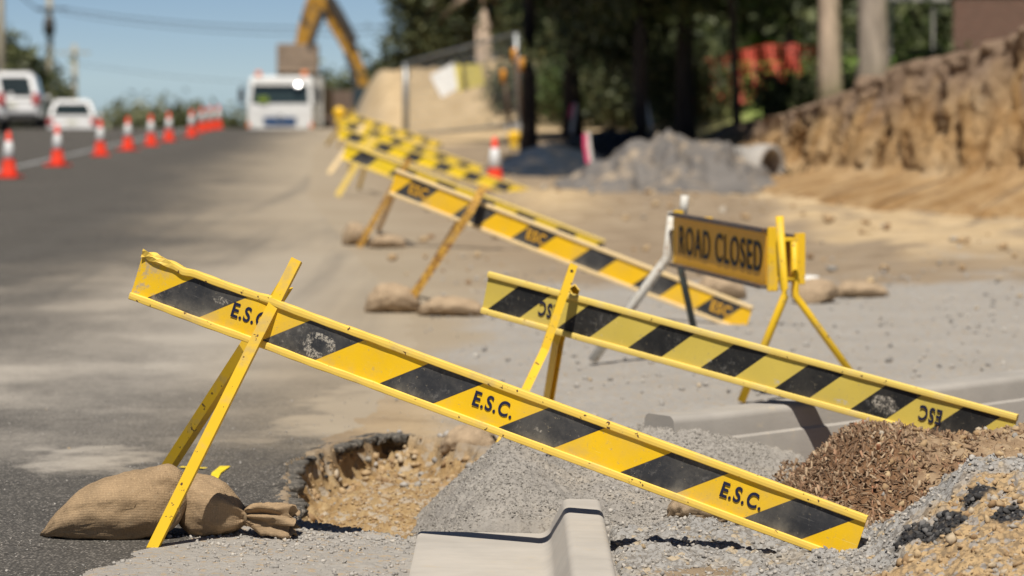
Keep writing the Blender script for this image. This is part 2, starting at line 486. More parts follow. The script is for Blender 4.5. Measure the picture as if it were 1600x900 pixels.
def pile_h(X, Y):           # grey crusher-dust heap
    def cone(cx, cy, h, sx, sy, sl): return h - sl * np.hypot((X - cx) * sx, (Y - cy) * sy)
    wob = fbm(X * 4, Y * 4, 4, 51) * .022
    a = cone(-.03, 11.15, .205, np.where(X < -.03, 4.8, 2.6), 1.0, .215); b = cone(.30, 11.35, .14, np.where(X < .3, 3.4, 1.3), .9, .16); c = cone(.58, 12.0, .19, np.where(X < .58, 2.1, 1.3), .9, .22)
    h = np.log(np.exp(a * 130) + np.exp(b * 130) + np.exp(c * 130)) / 130
    h = h + wob + clods(X, Y, .038, 53) * .014 + clods(X, Y, .019, 54) * .011 + fbm(X * 60, Y * 60, 2, 55) * .003
    return h
def mulch_h(X, Y):
    w = fbm(X * 3, Y * 3, 4, 61) * .03
    ax = ss(X, .86, 1.22) * (1 - .0 * X); ay = np.exp(-(np.abs(Y - 10.95) / .62) ** 2.6)
    h = (.300 - .055 * ss(X, 1.22, 1.5) + .03 * ss(X, 1.6, 1.85)) * ax * ay - .02 + w * .8
    return h + (clods(X, Y, .06, 63) * .022 + np.abs(fbm(X * 12, Y * 12, 4, 67)) * .03) * ss(X, 1.1, 1.6) + clods(X, Y, .022, 64) * .008
def dirt_h(X, Y):
    r = np.interp(X, [.3, .85, 1.08, 1.19, 1.38, 1.56, 2.2, 3.5], [.012, .012, .022, .12, .27, .30, .35, .40])
    w = fbm(X * 2.5, Y * 2.5, 4, 81)
    yb = 9.62 + .05 * w
    fy = np.where(Y < yb, np.clip(1 - (yb - Y) / 1.15, -.05, 1) ** .8 if False else np.clip(1 - (yb - Y) / 1.25, 0, 1), np.exp(-((Y - yb) / .35) ** 2))
    h = r * fy + w * .022
    h = h - .05 * np.exp(-((X - .55) / .25) ** 2 - ((Y - 9.4) / .3) ** 2) + ss(X, 1.2, .8) * (fbm(X * 5, Y * 3, 5, 89, .6) * .05 + clods(X, Y, .14, 90) * .02)
    h = h + clods(X, Y, .11, 83) * .034 * ss(X, .7, 1.25) + np.abs(fbm(X * 9, Y * 9, 4, 88)) * .035 * ss(X, .7, 1.25) + clods(X, Y, .045, 84) * .018 + clods(X, Y, .017, 85) * .008 + fbm(X * 45, Y * 45, 2, 86) * .003
    e = ss(X, .27, .34) * ss(Y, 11.3, 10.7)
    return h * e - .06 * (1 - e)
def hall(X, Y):
    X = np.asarray(X, float); Y = np.asarray(Y, float)
    z = ground_h(X, Y)
    m = (X > -.6) & (X < 1.3) & (Y > 9.9) & (Y < 13.4); z = np.where(m & ((Y > 10.32) | (X < -.32) | (X > .31)), np.maximum(z, pile_h(X, Y)), z)
    m = (X > .75) & (X < 2.9) & (Y > 9.7) & (Y < 12.2); z = np.where(m, np.maximum(z, mulch_h(X, Y)), z)
    m = (X > .29) & (X < 3.4) & (Y > 7.6) & (Y < 11.4); z = np.where(m, np.maximum(z, dirt_h(X, Y)), z)
    return z

# ------------------------------------------------------------------ ground and road sheets
Yr = [-40, -20, -8, 0, 3, 5, 6.5, 7.5]
y = 8.0
while y < 13.8: Yr.append(y); y += .0125
while y < 118: Yr.append(y); y *= 1.0058
while y < 3200: Yr.append(y); y *= 1.06
Yr = np.array(Yr)
u = np.arange(-960, 961, 4.0)
o_ = 960 * 1.25 ** np.arange(1, 22)
u = np.concatenate([-o_[::-1], u, o_])
YY, UU = np.meshgrid(Yr, u, indexing='ij')
XX = UU / 5000.0 * np.maximum(YY, 8.0)
ZZ = ground_h(XX, YY)
edge = road_edge(YY) + fbm(XX * 3, YY * 3, 4, 5) * .10 * ss(YY, 60, 20)
isroad = (XX < edge) & (XX > -21 - (YY > 100) * (YY - 100) * .14) & ((hole_sd(XX, YY) < 0) | (YY > 14) | (YY < 9))
# weights
n1 = fbm(XX * .9, YY * .9, 5, 91); n2 = fbm(XX * 3.5, YY * 3.5, 4, 95); n3 = fbm(XX * .25, YY * .12, 4, 97)
grav = ss(YY + n1 * 2.2, 11.6, 13.5) * ss(YY + n1 * 3 + n2, 24.2, 22.6) * ss(XX - np.interp(YY, [12, 14, 17, 22, 25], [-.1, -.3, -.45, -.3, .4]) + n1 * .5, -.1, .3)
grav = np.maximum(grav, ss(YY, 11.2, 10.3) * ss(XX + n2 * .1, -1.5, -1.2) * (XX < .4))
grav = np.maximum(grav, .8 * ss(n1, .15, .3) * ss(YY, 30, 24) * ss(XX, 3, 4))
hs = hole_sd(XX, YY) * ((YY > 9.5) & (YY < 15) & (np.abs(XX) < 2)) - 1.0 * ~((YY > 9.5) & (YY < 15) & (np.abs(XX) < 2))
clay = ss(hs, -.02, .03)
sand = np.clip(ss(YY, 24, 27) * ss(XX + n1, 2.6, 3.3) * ss(n1 + .35, 0, .3), 0, 1) * .9
sand = np.maximum(sand, np.exp(-((XX - .45) / .55) ** 2 - ((YY - 38) / 5) ** 2))
sand = np.maximum(sand, ss(YY, 12.9, 13.4) * ss(YY, 16.5, 14) * np.exp(-((XX + .35 + n2 * .2) / .42) ** 2) * .5)
sand = np.maximum(sand, ss(YY, 68, 76) * ss(XX, -6, -4) * ss(XX, 4, 2.8))
kpl, Hpl = plateau(XX, YY)
grass = kpl * ss(YY + n1 * 3, 46, 52)
grass = np.maximum(grass, ss(YY, 120, 140))
dust = ss(XX - np.interp(YY, [8, 12, 17, 22.6, 26.8, 42, 93, 120], [-1.6, -2.6, -3.0, -2.6, -3.1, -4.4, -7.0, -8]) + n3 * .9 + n1 * .25, -1.6, 2.6)
dust = dust * ss(YY, 10.0, 22) * .85 + ss(YY, 30, 17) * (.21 + ss(n1 + n3 * .5, -.2, .6) * .26) * ss(YY, 9.5, 14)
dust = np.maximum(dust, .95 * ss(XX - edge + n2 * .25, -.6, .0) * ss(YY, 12.6, 13.6))
for (px, py, rx, ry, a) in ((150, 716, .28, .45, .9), (560, 655, .5, .5, .6), (380, 688, .22, .2, .7), (60, 700, .1, .2, .7)):
    g = G(px, py); dust = np.maximum(dust, a * .75 * ss(((XX - g.x) / rx) ** 2 + ((YY - g.y) / ry) ** 2 + n2 * 1.3 + n1, 1.8, .0))
WA = np.stack([grav, clay, sand, np.ones_like(grav)], -1)
WB = np.stack([grass, dust, ss(kpl, .05, .5), np.ones_like(grav)], -1)
V = np.stack([XX, YY, ZZ], -1).reshape(-1, 3)
ny, nx = XX.shape
fr = isroad[:-1, :-1] & isroad[1:, 1:] & isroad[:-1, 1:] & isroad[1:, :-1]

# ground material
n = N('ground_soil'); v = n.pos()
wa = n.sep(n.attr('wa')); wb = n.sep(n.attr('wb'))
f1 = n.noise(v, 2.2, 8, .62); f2 = n.noise(v, 30, 5, .7); f3 = n.vor(v, 55); f3c = n.vor(v, 55, out='Color'); f4 = n.noise(v, .35, 4)
soil = n.ramp(f1, [(.25, (.19, .14, .09)), (.5, (.30, .23, .155)), (.75, (.38, .30, .205))])
soil = n.mix(n.ms(f4, .35, .7, 0, .5), soil, (.27, .20, .13))
gr = n.mix(f1, (.30, .275, .24), (.46, .425, .375))
gr = n.mix(n.ms(f2, .35, .7, 0, .5), gr, (.24, .225, .21))
gr = n.mix(n.math('MULTIPLY', n.ms(n.sep(f3c)[0], .80, .95), .6), gr, (.42, .30, .17))
gr = n.mix(n.ms(n.noise(v, 60, 5, .75), .46, .34, 0, .55), gr, (.14, .13, .115))
cl = n.ramp(n.noise(v, 8, 8, .72), [(.28, (.19, .115, .05)), (.45, (.32, .205, .092)), (.6, (.41, .29, .15)), (.78, (.46, .38, .26))])
cl = n.mix(n.ms(n.sep(n.vor(v, 32, out='Color'))[1], .75, .85, 0, .6), cl, (.42, .38, .32))
sa = n.ramp(f1, [(.25, (.42, .30, .16)), (.7, (.60, .45, .27))])
gs = n.ramp(n.noise(v, 1.3, 6, .7), [(.3, (.11, .19, .03)), (.55, (.17, .27, .05)), (.8, (.26, .28, .09))])
k = n.mix(wb[2], soil, (.19, .13, .08))
k = n.mix(wa[2], k, sa); du = n.mix(n.noise(v, .7, 5), (.30, .24, .165), (.40, .33, .24)); k = n.mix(wb[1], k, du)
k = n.mix(wa[0], k, gr); k = n.mix(wa[1], k, cl); k = n.mix(wb[0], k, gs)
b = n.bump(f2, .5, .02); b = n.bump(n.noise(v, 75, 5, .75), .6, .01, b)
M['ground'] = n.out(k, .95, b, 0, .12)
# road material
n = N('worn_asphalt'); v = n.pos(); wb = n.sep(n.attr('wb'))
st = n.vor(v, 120); stc = n.sep(n.vor(v, 120, out='Color'))[0]
as_ = n.ramp(n.noise(v, .8, 6, .6), [(.3, (.064, .059, .051)), (.7, (.112, .102, .088))])
as_ = n.mix(n.math('MULTIPLY', n.ms(stc, .72, .95), .85), as_, (.30, .27, .235))
as_ = n.mix(n.ms(st, .35, .6, 0, .75), as_, (.018, .018, .018))
crk = n.vor(n.vadd(v, n.vmul(n.noise(v, 3, 4, out=1), (.5, .5, 0))), .9, 'DISTANCE_TO_EDGE')
as_ = n.mix(n.ms(crk, .008, .002, 0, .65), as_, (.015, .014, .013))
dn = n.math('ADD', n.math('MULTIPLY_ADD', n.noise(v, 40, 6, .85), .9, n.math('MULTIPLY', n.noise(v, 9, 8, .78), .7)), -.28); dn2 = n.noise(n.vmul(v, (1.0, .35, 1)), 1.6, 7, .65)
dm = n.math('MULTIPLY_ADD', wb[1], 1.35, n.math('MULTIPLY_ADD', dn, .7, n.math('MULTIPLY_ADD', dn2, .62, -.78)))
dm = n.ms(dm, .0, 1.0, 0.05, .93)
du = n.mix(n.noise(v, .7, 5), (.31, .25, .175), (.42, .35, .255))
yw = n.sep(v)[1]
du = n.mix(n.math('MULTIPLY', n.ms(yw, 32, 14), n.ms(n.sep(v)[0], -.9, -1.9)), du, n.mix(dn, (.30, .265, .22), (.47, .425, .36)))
k = n.mix(dm, as_, du)
tr = n.noise(n.vmul(v, (1.4, .05, 1)), 1.0, 5, .6, .5)
k = n.mix(n.math('MULTIPLY', n.ms(tr, .5, .68), n.ms(yw, 14, 24, 0, .45)), k, (.10, .092, .08))
b = n.bump(st, -.5, .006); b = n.bump(dn, .3, .01, b)
M['road'] = n.out(k, .9, b, 0, .2)

wa_f, wb_f = WA.reshape(-1, 4), WB.reshape(-1, 4)
WBg = WB.copy(); WBg[..., 1] = ss(XX - edge + n1 * .9, 1.9, .0) * ss(YY, 13.5, 17) * (kpl < .1)
for nm, keep, mt in (('road', fr, M['road']), ('ground', ~fr, M['ground'])):
    F = grid_faces(ny, nx, keep)
    V2, F2, at = compact(V, F, {'wa': wa_f, 'wb': wb_f if nm == 'road' else WBg.reshape(-1, 4)})
    o = link(nm, np_mesh(nm, V2, F2, True, at), mt)
    tag(o, 'dusty dark asphalt road climbing to the crest' if nm == 'road' else 'bare soil, gravel and grass verge beside the road', nm, kind='structure')

def asphalt_lip():
    px = [(458, 800), (454, 785), (458, 752), (452, 730), (478, 712), (520, 699), (560, 688), (600, 679), (640, 681)]
    c = [G(*q) for q in px]; L_ = []
    for i in range(len(c) - 1):
        for k_ in range(26): L_.append(seg(c[i], c[i + 1], k_ / 26))
    rows = []
    for i, p_ in enumerate(L_):
        t = (L_[min(i + 3, len(L_) - 1)] - L_[max(i - 3, 0)]).normalized(); r_ = Vector((t.y, -t.x, 0))
        j = float(fbm(np.array([i * .11]), np.array([.3]), 4, 301)[0]); j2 = float(fbm(np.array([i * .31]), np.array([.7]), 3, 302)[0]); j3 = float(pn(np.array([i * .07]), np.array([.2]), 303)[0])
        j4 = float(pn(np.array([i * .93]), np.array([.4]), 304)[0]); o_ = .018 + .06 * j + .025 * j2 + .012 * j4 + .022 * (1 if j3 > .1 else 0); p_ = p_ + Vector((.03 * j2, .07 * j + .02 * j4, 0))
        z_ = float(ground_h(np.array([p_.x - .1]), np.array([p_.y]))[0])
        rows.append([p_ - r_ * .09 + Vector((0, 0, -.004)), p_ - r_ * .03 + Vector((0, 0, .004 + .003 * j4)), p_ + r_ * (o_ * .8) + Vector((0, 0, .001 + .006 * j2)), p_ + r_ * o_ + Vector((0, 0, -.006 + .004 * j4)),
                     p_ + r_ * (o_ * .75 + .006 * j2) + Vector((0, 0, -.024 + .008 * j)), p_ + r_ * (o_ * .35) + Vector((0, 0, -.036 + .01 * j2)), p_ - r_ * .05 + Vector((0, 0, -.045))])
    V_ = [tuple(q) for r0 in rows for q in r0]
    o = link('road_edge', np_mesh('road_edge', V_, grid_faces(len(rows), 7), False), M['lip'])
    tag(o, 'ragged broken lip of asphalt overhanging the hole', 'road edge', kind='structure')
def seg(a, b, t): return a + (b - a) * t
n = N('broken_asphalt'); v = n.pos()
k = n.mix(n.noise(v, 40, 6, .75), (.045, .042, .038), (.19, .17, .14)); k = n.mix(n.ms(n.sep(n.vor(v, 120, out='Color'))[0], .7, .9, 0, .8), k, (.30, .26, .21))
M['lip'] = n.out(k, .9, n.bump(n.noise(v, 70, 5, .7), .9, .012), 0, .2)
asphalt_lip()

def sheet(name, x0, x1, y0, y1, step, hf, mat, extra=None):
    xs = np.arange(x0, x1, step); ys = np.arange(y0, y1, step)
    Y2, X2 = np.meshgrid(ys, xs, indexing='ij')
    Z2 = hf(X2, Y2); g = ground_h(X2, Y2)
    keepv = Z2 > g - .03
    kf = keepv[:-1, :-1] | keepv[1:, 1:] | keepv[:-1, 1:] | keepv[1:, :-1]
    at = {}
    if extra: at = {k_: f_(X2, Y2).reshape(X2.size, -1) for k_, f_ in extra.items()}
    V_ = np.stack([X2, Y2, Z2], -1).reshape(-1, 3)
    V3, F3, at = compact(V_, grid_faces(*X2.shape, kf), at)
    return link(name, np_mesh(name, V3, F3, False, at), mat)

n = N('crusher_dust'); v = n.pos()
k = n.ramp(n.noise(v, 5, 6, .6), [(.25, (.24, .22, .195)), (.75, (.36, .33, .29))])
k = n.mix(n.ms(n.noise(v, 70, 4, .7), .47, .36, 0, .75), k, (.12, .105, .09))  # dark pits between grains, their shade put into the colour
k = n.mix(n.ms(n.noise(v, 2.2, 4), .5, .7, 0, .5), k, (.40, .34, .26))
M['pile'] = n.out(k, .95, n.bump(n.noise(v, 120, 4, .7), .8, .006), 0, .1)
o = sheet('gravel_pile', -.55, 1.1, 10.325, 13.0, .006, lambda X, Y: pile_h(X, Y) - .3 * ss(Y, 10.335, 10.325), M['pile'])
tag(o, 'grey heap of fine crushed gravel behind the end of the pale kerb', 'gravel pile')

n = N('wood_mulch'); v = n.pos(); q = n.sep(n.attr('wm'))[0]
k = n.ramp(n.noise(v, 25, 6, .7), [(.3, (.09, .045, .022)), (.5, (.19, .105, .055)), (.75, (.33, .21, .12))])
k2 = n.ramp(n.noise(v, 12, 7, .65), [(.3, (.17, .11, .065)), (.5, (.33, .23, .14)), (.72, (.44, .34, .22))])
k = n.mix(q, k, k2)
M['mulchbase'] = n.out(k, .95, n.bump(n.noise(v, 90, 4, .7), .8, .01), 0, .1)
o = sheet('mulch_pile', .78, 2.85, 9.9, 12.1, .008, mulch_h, M['mulchbase'],
          {'wm': lambda X, Y: np.repeat(ss(X + fbm(X * 4, Y * 4, 4, 66) * .35, 1.25, 1.6)[..., None], 4, -1)})
tag(o, 'brown heap of wood chip mulch and soil at the low end of the dull board', 'mulch pile')

def dirt_w(X, Y):
    w = fbm(X * 3, Y * 3, 4, 101)
    g = ss(Y + w * .35 - np.interp(X, [.9, 1.1, 1.35, 1.7, 2.5], [9.0, 9.25, 9.45, 9.42, 9.4]), -.02, .1)
    g = np.maximum(g, ss(X, .95, .8) * .9 * ss(fbm(X * 2.5, Y * 2.5, 3, 106), .0, .25) * ss(fbm(X * 7, Y * 7, 3, 104), -.25, .15))
    a = np.zeros_like(X)
    for (px, py, rx, ry, z) in ((1475, 825, .075, .10, .16), (1520, 808, .05, .05, .18), (1425, 872, .06, .08, .06), (1580, 812, .08, .04, .2)):
        c = G(px, py, z); a = np.maximum(a, ss(((X - c.x) / rx) ** 2 + ((Y - c.y) / ry) ** 2 + fbm(X * 14, Y * 14, 3, 105) * 1.3, 1.05, .6))
    return np.stack([g, a, np.zeros_like(X), np.ones_like(X)], -1)
n = N('clay_clods'); v = n.pos(); w = n.sep(n.attr('wd'))
k = n.ramp(n.noise(v, 9, 7, .65), [(.22, (.24, .15, .075)), (.45, (.42, .29, .155)), (.62, (.50, .35, .185)), (.8, (.42, .37, .30))])
vc = n.sep(n.vor(v, 38, out='Color'))
k = n.mix(n.ms(vc[0], .78, .84, 0, .8), k, (.31, .295, .28))
g_ = n.mix(n.noise(v, 20, 5), (.24, .23, .215), (.41, .39, .36)); g_ = n.mix(n.ms(n.noise(v, 3, 4), .5, .62, 0, .5), g_, (.43, .34, .22)); g_ = n.mix(n.ms(vc[1], .88, .92, 0, .6), g_, (.5, .38, .22))
k = n.mix(w[0], k, g_)
k = n.mix(w[1], k, n.mix(n.ms(n.vor(v, 110, out='Color'), .7, .9), (.028, .028, .03), (.13, .125, .12)))
k = n.mix(n.ms(n.vor(v, 60), .45, .75, 0, .55), k, (.10, .08, .06))
M['dirt'] = n.out(k, .95, n.bump(n.noise(v, 90, 5, .7), .8, .008), 0, .1)
o = sheet('dirt_mound', .275, 3.3, 7.6, 11.3, .0075, dirt_h, M['dirt'], {'wd': dirt_w})
tag(o, 'clumpy bank of yellow clay, grey gravel and broken asphalt at the lower right', 'dirt mound')

# ------------------------------------------------------------------ loose stones and chips
ICO_V, ICO_F = None, None
bm = bmesh.new(); bmesh.ops.create_icosphere(bm, subdivisions=1, radius=1)
ICO_V = np.array([v_.co[:] for v_ in bm.verts]); ICO_F = np.array([[v_.index for v_ in f.verts] for f in bm.faces]); bm.free()
def scatter(name, X, Y, size, mat, label, cat, flat=.7, sink=.35, hf=hall, chips=False, extra_z=0):
    n_ = len(X); Z = hf(X, Y)
    base = ICO_V if not chips else np.array([[sx, sy, sz] for sx in (-1, 1) for sy in (-1, 1) for sz in (-1, 1)], float)
    Fb = ICO_F if not chips else np.array([[0, 1, 3, 2], [4, 6, 7, 5], [0, 4, 5, 1], [2, 3, 7, 6], [0, 2, 6, 4], [1, 5, 7, 3]])
    k_ = len(base)
    Vs = np.repeat(base[None], n_, 0) * (1 + rng.uniform(-.28, .28, (n_, k_, 1)))
    if not chips:
        for _ in range(7):
            nn = rng.normal(size=(n_, 1, 3)); nn /= np.linalg.norm(nn, axis=2, keepdims=True)
            ex = np.maximum(0, (Vs * nn).sum(2, keepdims=True) - rng.uniform(.35, .75, (n_, 1, 1)))
            Vs = Vs - ex * nn
    if chips:
        sc3 = np.stack([size, size * rng.uniform(.12, .3, n_), size * rng.uniform(.04, .1, n_)], -1)
    else:
        sc3 = np.stack([size, size * rng.uniform(.6, 1, n_), size * rng.uniform(.5, 1.0, n_) * flat / .7], -1)
    Vs = Vs * sc3[:, None, :]
    a = rng.uniform(0, 2 * np.pi, n_); t = rng.normal(0, .9 if chips else .4, n_)
    ca, sa_, ct, st_ = np.cos(a), np.sin(a), np.cos(t), np.sin(t)
    x, y_, z = Vs[..., 0], Vs[..., 1], Vs[..., 2]
    x, z = x * ct[:, None] - z * st_[:, None], x * st_[:, None] + z * ct[:, None]
    x, y_ = x * ca[:, None] - y_ * sa_[:, None], x * sa_[:, None] + y_ * ca[:, None]
    Vs = np.stack([x + X[:, None], y_ + Y[:, None], z + (Z + size * (sink if not chips else .1) + extra_z)[:, None]], -1).reshape(-1, 3)
    F = (Fb[None] + (np.arange(n_) * k_)[:, None, None]).reshape(-1, Fb.shape[1])
    tint = np.repeat(rng.uniform(0, 1, n_), k_)
    o = link(name, np_mesh(name, Vs, F, False, {'tint': tint}), mat)
    return tag(o, label, cat, kind='stuff')
def tinted(name, stops, rough=.9):
    n = N(name); c = n.ramp(n.attr('tint', 'Fac'), stops); f = n.noise(n.pos(), 80, 4)
    c = n.mix(n.ms(f, .3, .75, .35, 0), c, (.12, .10, .08), 'MULTIPLY') if False else n.mix(n.ms(f, .55, .3, 0, .35), c, (.10, .085, .07))
    return n.out(c, rough, n.bump(f, .4, .004), 0, .15)
GREYS = [(0, (.24, .225, .205)), (.35, (.345, .32, .285)), (.8, (.43, .395, .35)), (.93, (.48, .44, .38)), (1, (.42, .31, .18))]
CLAYS = [(0, (.26, .16, .08)), (.4, (.40, .275, .15)), (.8, (.48, .35, .20)), (.95, (.42, .37, .30)), (1, (.26, .25, .23))]
WOODS = [(0, (.08, .045, .025)), (.3, (.18, .105, .06)), (.6, (.29, .195, .12)), (.85, (.42, .31, .20)), (1, (.33, .15, .08))]
M['dustg'] = tinted('crushed_grain', [(0, (.20, .185, .165)), (.6, (.31, .285, .25)), (1, (.41, .38, .33))])
M['greys'] = tinted('grey_stone', GREYS); M['clays'] = tinted('clay_stone', CLAYS); M['woods'] = tinted('wood_chip', WOODS)
M['tars'] = tinted('asphalt_lump', [(0, (.02, .02, .022)), (.8, (.07, .068, .066)), (1, (.2, .19, .18))])

def pts_box(n_, x0, x1, y0, y1): return rng.uniform(x0, x1, n_), rng.uniform(y0, y1, n_)
def sel(X, Y, m): return X[m], Y[m]
def sizes(n_, lo, hi, p=2.5): return lo + (hi - lo) * rng.random(n_) ** p
# grey crushed stone round the gutter and on the left of the kerb
X, Y = pts_box(15000, -1.5, -.30, 9.0, 10.75); m = (X + fbm(X * 4, Y * 4, 3, 120) * .25 > np.interp(Y, [9, 10, 10.7], [-1.25, -1.15, -.75])) & (rng.random(len(X)) < np.clip(.15 + ss(Y, 9.8, 10.45) * .9 + fbm(X * 6, Y * 6, 3, 121) * .8, .03, 1)) & (hole_sd(X, Y) < .03)
X, Y = sel(X, Y, m); scatter('gravel', X, Y, sizes(len(X), .002, .012, 4.2), M['greys'], 'light grey crushed stone spilled beside the gutter and the hole', 'gravel', sink=.2)
X, Y = pts_box(30000, -.5, .95, 10.36, 12.6); m = pile_h(X, Y) > ground_h(X, Y) + .004
X, Y = sel(X, Y, m); scatter('gravel', X, Y, sizes(len(X), .0025, .0085, 3.0), M['dustg'], 'small grains lying on the grey gravel heap', 'gravel', sink=.1)
X, Y = pts_box(26000, .31, 2.4, 8.3, 11.1); gw = dirt_w(X, Y)
m = gw[:, 0] > .5; mt_ = gw[:, 1] > .5; th_ = rng.random(len(X)) < np.where(X < .9, .45, 1); X, Y, m, mt_ = X[th_], Y[th_], m[th_], mt_[th_]
a_, b_ = sel(X, Y, m & ~mt_ & (mulch_h(X, Y) < dirt_h(X, Y) + .01)); scatter('gravel', a_, b_, sizes(len(a_), .003, .014, 3.2), M['greys'], 'grey stones along the ridge of the dirt bank', 'gravel', sink=.2)
a_, b_ = sel(X, Y, ~m & ~mt_ & (mulch_h(X, Y) < dirt_h(X, Y) + .01)); a_, b_ = a_[::2], b_[::2]; scatter('clay_clods', a_, b_, sizes(len(a_), .003, .022, 5), M['clays'], 'yellow clay crumbs covering the dirt bank', 'clay', sink=.15)
a_, b_ = sel(X, Y, mt_); scatter('asphalt_rubble', a_, b_, sizes(len(a_), .004, .020, 2.2), M['tars'], 'black crumbs of broken asphalt in the clay bank', 'rubble', sink=.2)
X, Y = pts_box(9000, -.95, .1, 10.4, 13.6); hsd = hole_sd(X, Y); m = (hsd > .010) & (rng.random(len(X)) < np.clip(1.25 - hsd * 6.5, .05, 1) * np.clip(.55 + fbm(X * 5, Y * 3, 3, 133) * 1.6, .05, 1)) & (pile_h(X, Y) < ground_h(X, Y))
X, Y = sel(X, Y, m); scatter('rubble', X, Y, sizes(len(X), .003, .034, 3.8), M['clays'], 'clay lumps and stones fallen along the sides of the hole', 'rubble', sink=.2)
X, Y = pts_box(14000, -.9, .1, 10.4, 13.5); hsd = hole_sd(X, Y); m = (hsd > .0) & (pile_h(X, Y) < ground_h(X, Y))
X, Y = sel(X, Y, m); scatter('rubble', X, Y, sizes(len(X), .0025, .011, 3), M['clays'], 'fine tan crumbs over the floor of the hole', 'rubble', sink=.1)
X, Y = pts_box(800, -1.15, -.55, 10.6, 12.6); hsd = hole_sd(X, Y); m = (np.abs(hsd - .03) < .03) & (X < -.55)
X, Y = sel(X, Y, m); scatter('asphalt_rubble', X, Y, sizes(len(X), .004, .024, 3), M['tars'], 'dark broken asphalt lumps along the torn road edge', 'rubble', sink=.0)
X, Y = pts_box(30000, .88, 2.3, 10.1, 11.7); q_ = ss(X + fbm(X * 4, Y * 4, 4, 66) * .35, 1.25, 1.6); m = (mulch_h(X, Y) > .005) & (rng.random(len(X)) > q_ * .93)
X, Y = sel(X, Y, m); scatter('wood_chips', X, Y, sizes(len(X), .004, .021, 2.2), M['woods'], 'brown wood chips covering the mulch heap', 'wood chips', chips=True)
X, Y = pts_box(3500, 1.2, 2.6, 10.1, 11.6); m = (mulch_h(X, Y) > .005)
X, Y = sel(X, Y, m); scatter('clay_clods', X, Y, sizes(len(X), .003, .024, 5), M['clays'], 'pale soil crumbs on the right of the mulch heap', 'clay', sink=.1)
X = rng.uniform(-.6, 5.5, 9000); Y = 12.4 * (26 / 12.4) ** rng.random(9000); m = (np.abs(X) < Y * .17) & (rng.random(len(X)) < .35 + fbm(X * 2, Y * 2, 3, 130))
X, Y = sel(X, Y, m); scatter('gravel', X, Y, sizes(len(X), .004, .028, 4.5), M['greys'], 'scattered stones on the grey gravel strip behind the kerb', 'gravel', hf=ground_h)
X = rng.uniform(-3.0, -.6, 9000); Y = 8.6 * (15 / 8.6) ** rng.random(9000); m = (hole_sd(X, Y) < -.02) & (rng.random(len(X)) < .25 + fbm(X * 2.2, Y * 2.2, 3, 131) * 1.2)
X, Y = sel(X, Y, m); scatter('gravel', X, Y, sizes(len(X), .0018, .0085, 4), M['greys'], 'fine loose grit lying on the asphalt', 'gravel', hf=ground_h, flat=.5)
X = rng.uniform(-1, 8, 5000); Y = 23 * (60 / 23) ** rng.random(5000); m = (np.abs(X) < Y * .17) & (X > road_edge(Y) + .2) & (rng.random(len(X)) < .4 + fbm(X, Y * .6, 3, 132))
X, Y = sel(X, Y, m); scatter('clay_clods', X, Y, sizes(len(X), .006, .075, 8), M['clays'], 'clods of yellow soil strewn before the trees', 'clay', hf=ground_h)

# ------------------------------------------------------------------ earth bank on the right
def toe_at(t):
    T = TOE[2:]
    i = np.clip(np.floor(t).astype(int), 0, len(T) - 2); f = t - i
    A = np.array(T); return A[i] * (1 - f)[..., None] + A[i + 1] * f[..., None]
tt = np.linspace(.2, len(TOE) - 3.001, 900); pr = np.linspace(0, 1, 110)
TT, PP = np.meshgrid(tt, pr, indexing='ij')
a_ = toe_at(TT); b_ = toe_at(np.clip(TT + .15, 0, len(TOE) - 3.001)); c_ = toe_at(np.clip(TT - .15, 0, 99))
dx, dy = b_[..., 0] - c_[..., 0], b_[..., 1] - c_[..., 1]; L = np.hypot(dx, dy); nxx, nyy = -dy / L, dx / L      # into the bank
arc = np.cumsum(np.hypot(np.gradient(a_[:, 0, 0]), np.gradient(a_[:, 0, 1])))[:, None] + 0 * PP
H = a_[..., 2]
hz = H * 1.02 * (.75 * np.clip(PP / .86, 0, 1) + .25 * ss(PP, 0, .86))
back = -.45 + 1.05 * ss(PP, 0, .26) + .42 * np.clip(PP / .86, 0, 1) + 1.0 * ss(PP, .84, 1.0)
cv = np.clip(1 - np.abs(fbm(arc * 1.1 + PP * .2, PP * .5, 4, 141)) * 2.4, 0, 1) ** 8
flute = cv * .50 * ss(PP, .12, .35) + np.abs(fbm(arc * 2.2, PP * 1.6, 5, 142, .6)) * .36 * (.3 + ss(fbm(arc * .5, PP, 2, 155), -.2, .3)) + fbm(arc * .8, PP * 1.2, 4, 143) * .40 + fbm(arc * 9, PP * 5, 4, 153, .65) * .09 - clods(arc, PP * 1.9, .16, 151) * .05
flute = flute * (.35 + .65 * ss(PP, .05, .3)) * ss(PP, 1.0, .84)
over = -.10 * np.exp(-((PP - .82) / .05) ** 2) * (.6 + fbm(arc * 3, PP * 3, 3, 144))
back = back + flute + over
hz = hz + fbm(arc * .6, PP * .5, 3, 152) * .12 * ss(PP, .5, .9) + fbm(arc * 5, PP * 8, 4, 145) * .07 * ss(PP, .1, .3) + clods(arc, PP * 2, .15, 147) * .05 * ss(PP, .6, .85) - .03
zb = ground_h(a_[..., 0] - nxx * .1, a_[..., 1] - nyy * .1) * (1 - ss(PP, 0, .3))
Xb, Yb, Zb = a_[..., 0] + nxx * back, a_[..., 1] + nyy * back, zb + hz
soilw = ss(PP + fbm(arc * 1.6, PP * .8, 5, 148, .6) * .42, .48, .78)
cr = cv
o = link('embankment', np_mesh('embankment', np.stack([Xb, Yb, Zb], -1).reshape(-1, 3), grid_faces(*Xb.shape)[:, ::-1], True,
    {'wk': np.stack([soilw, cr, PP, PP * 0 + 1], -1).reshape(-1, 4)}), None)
n = N('cut_earth'); v = n.pos(); w = n.sep(n.attr('wk'))
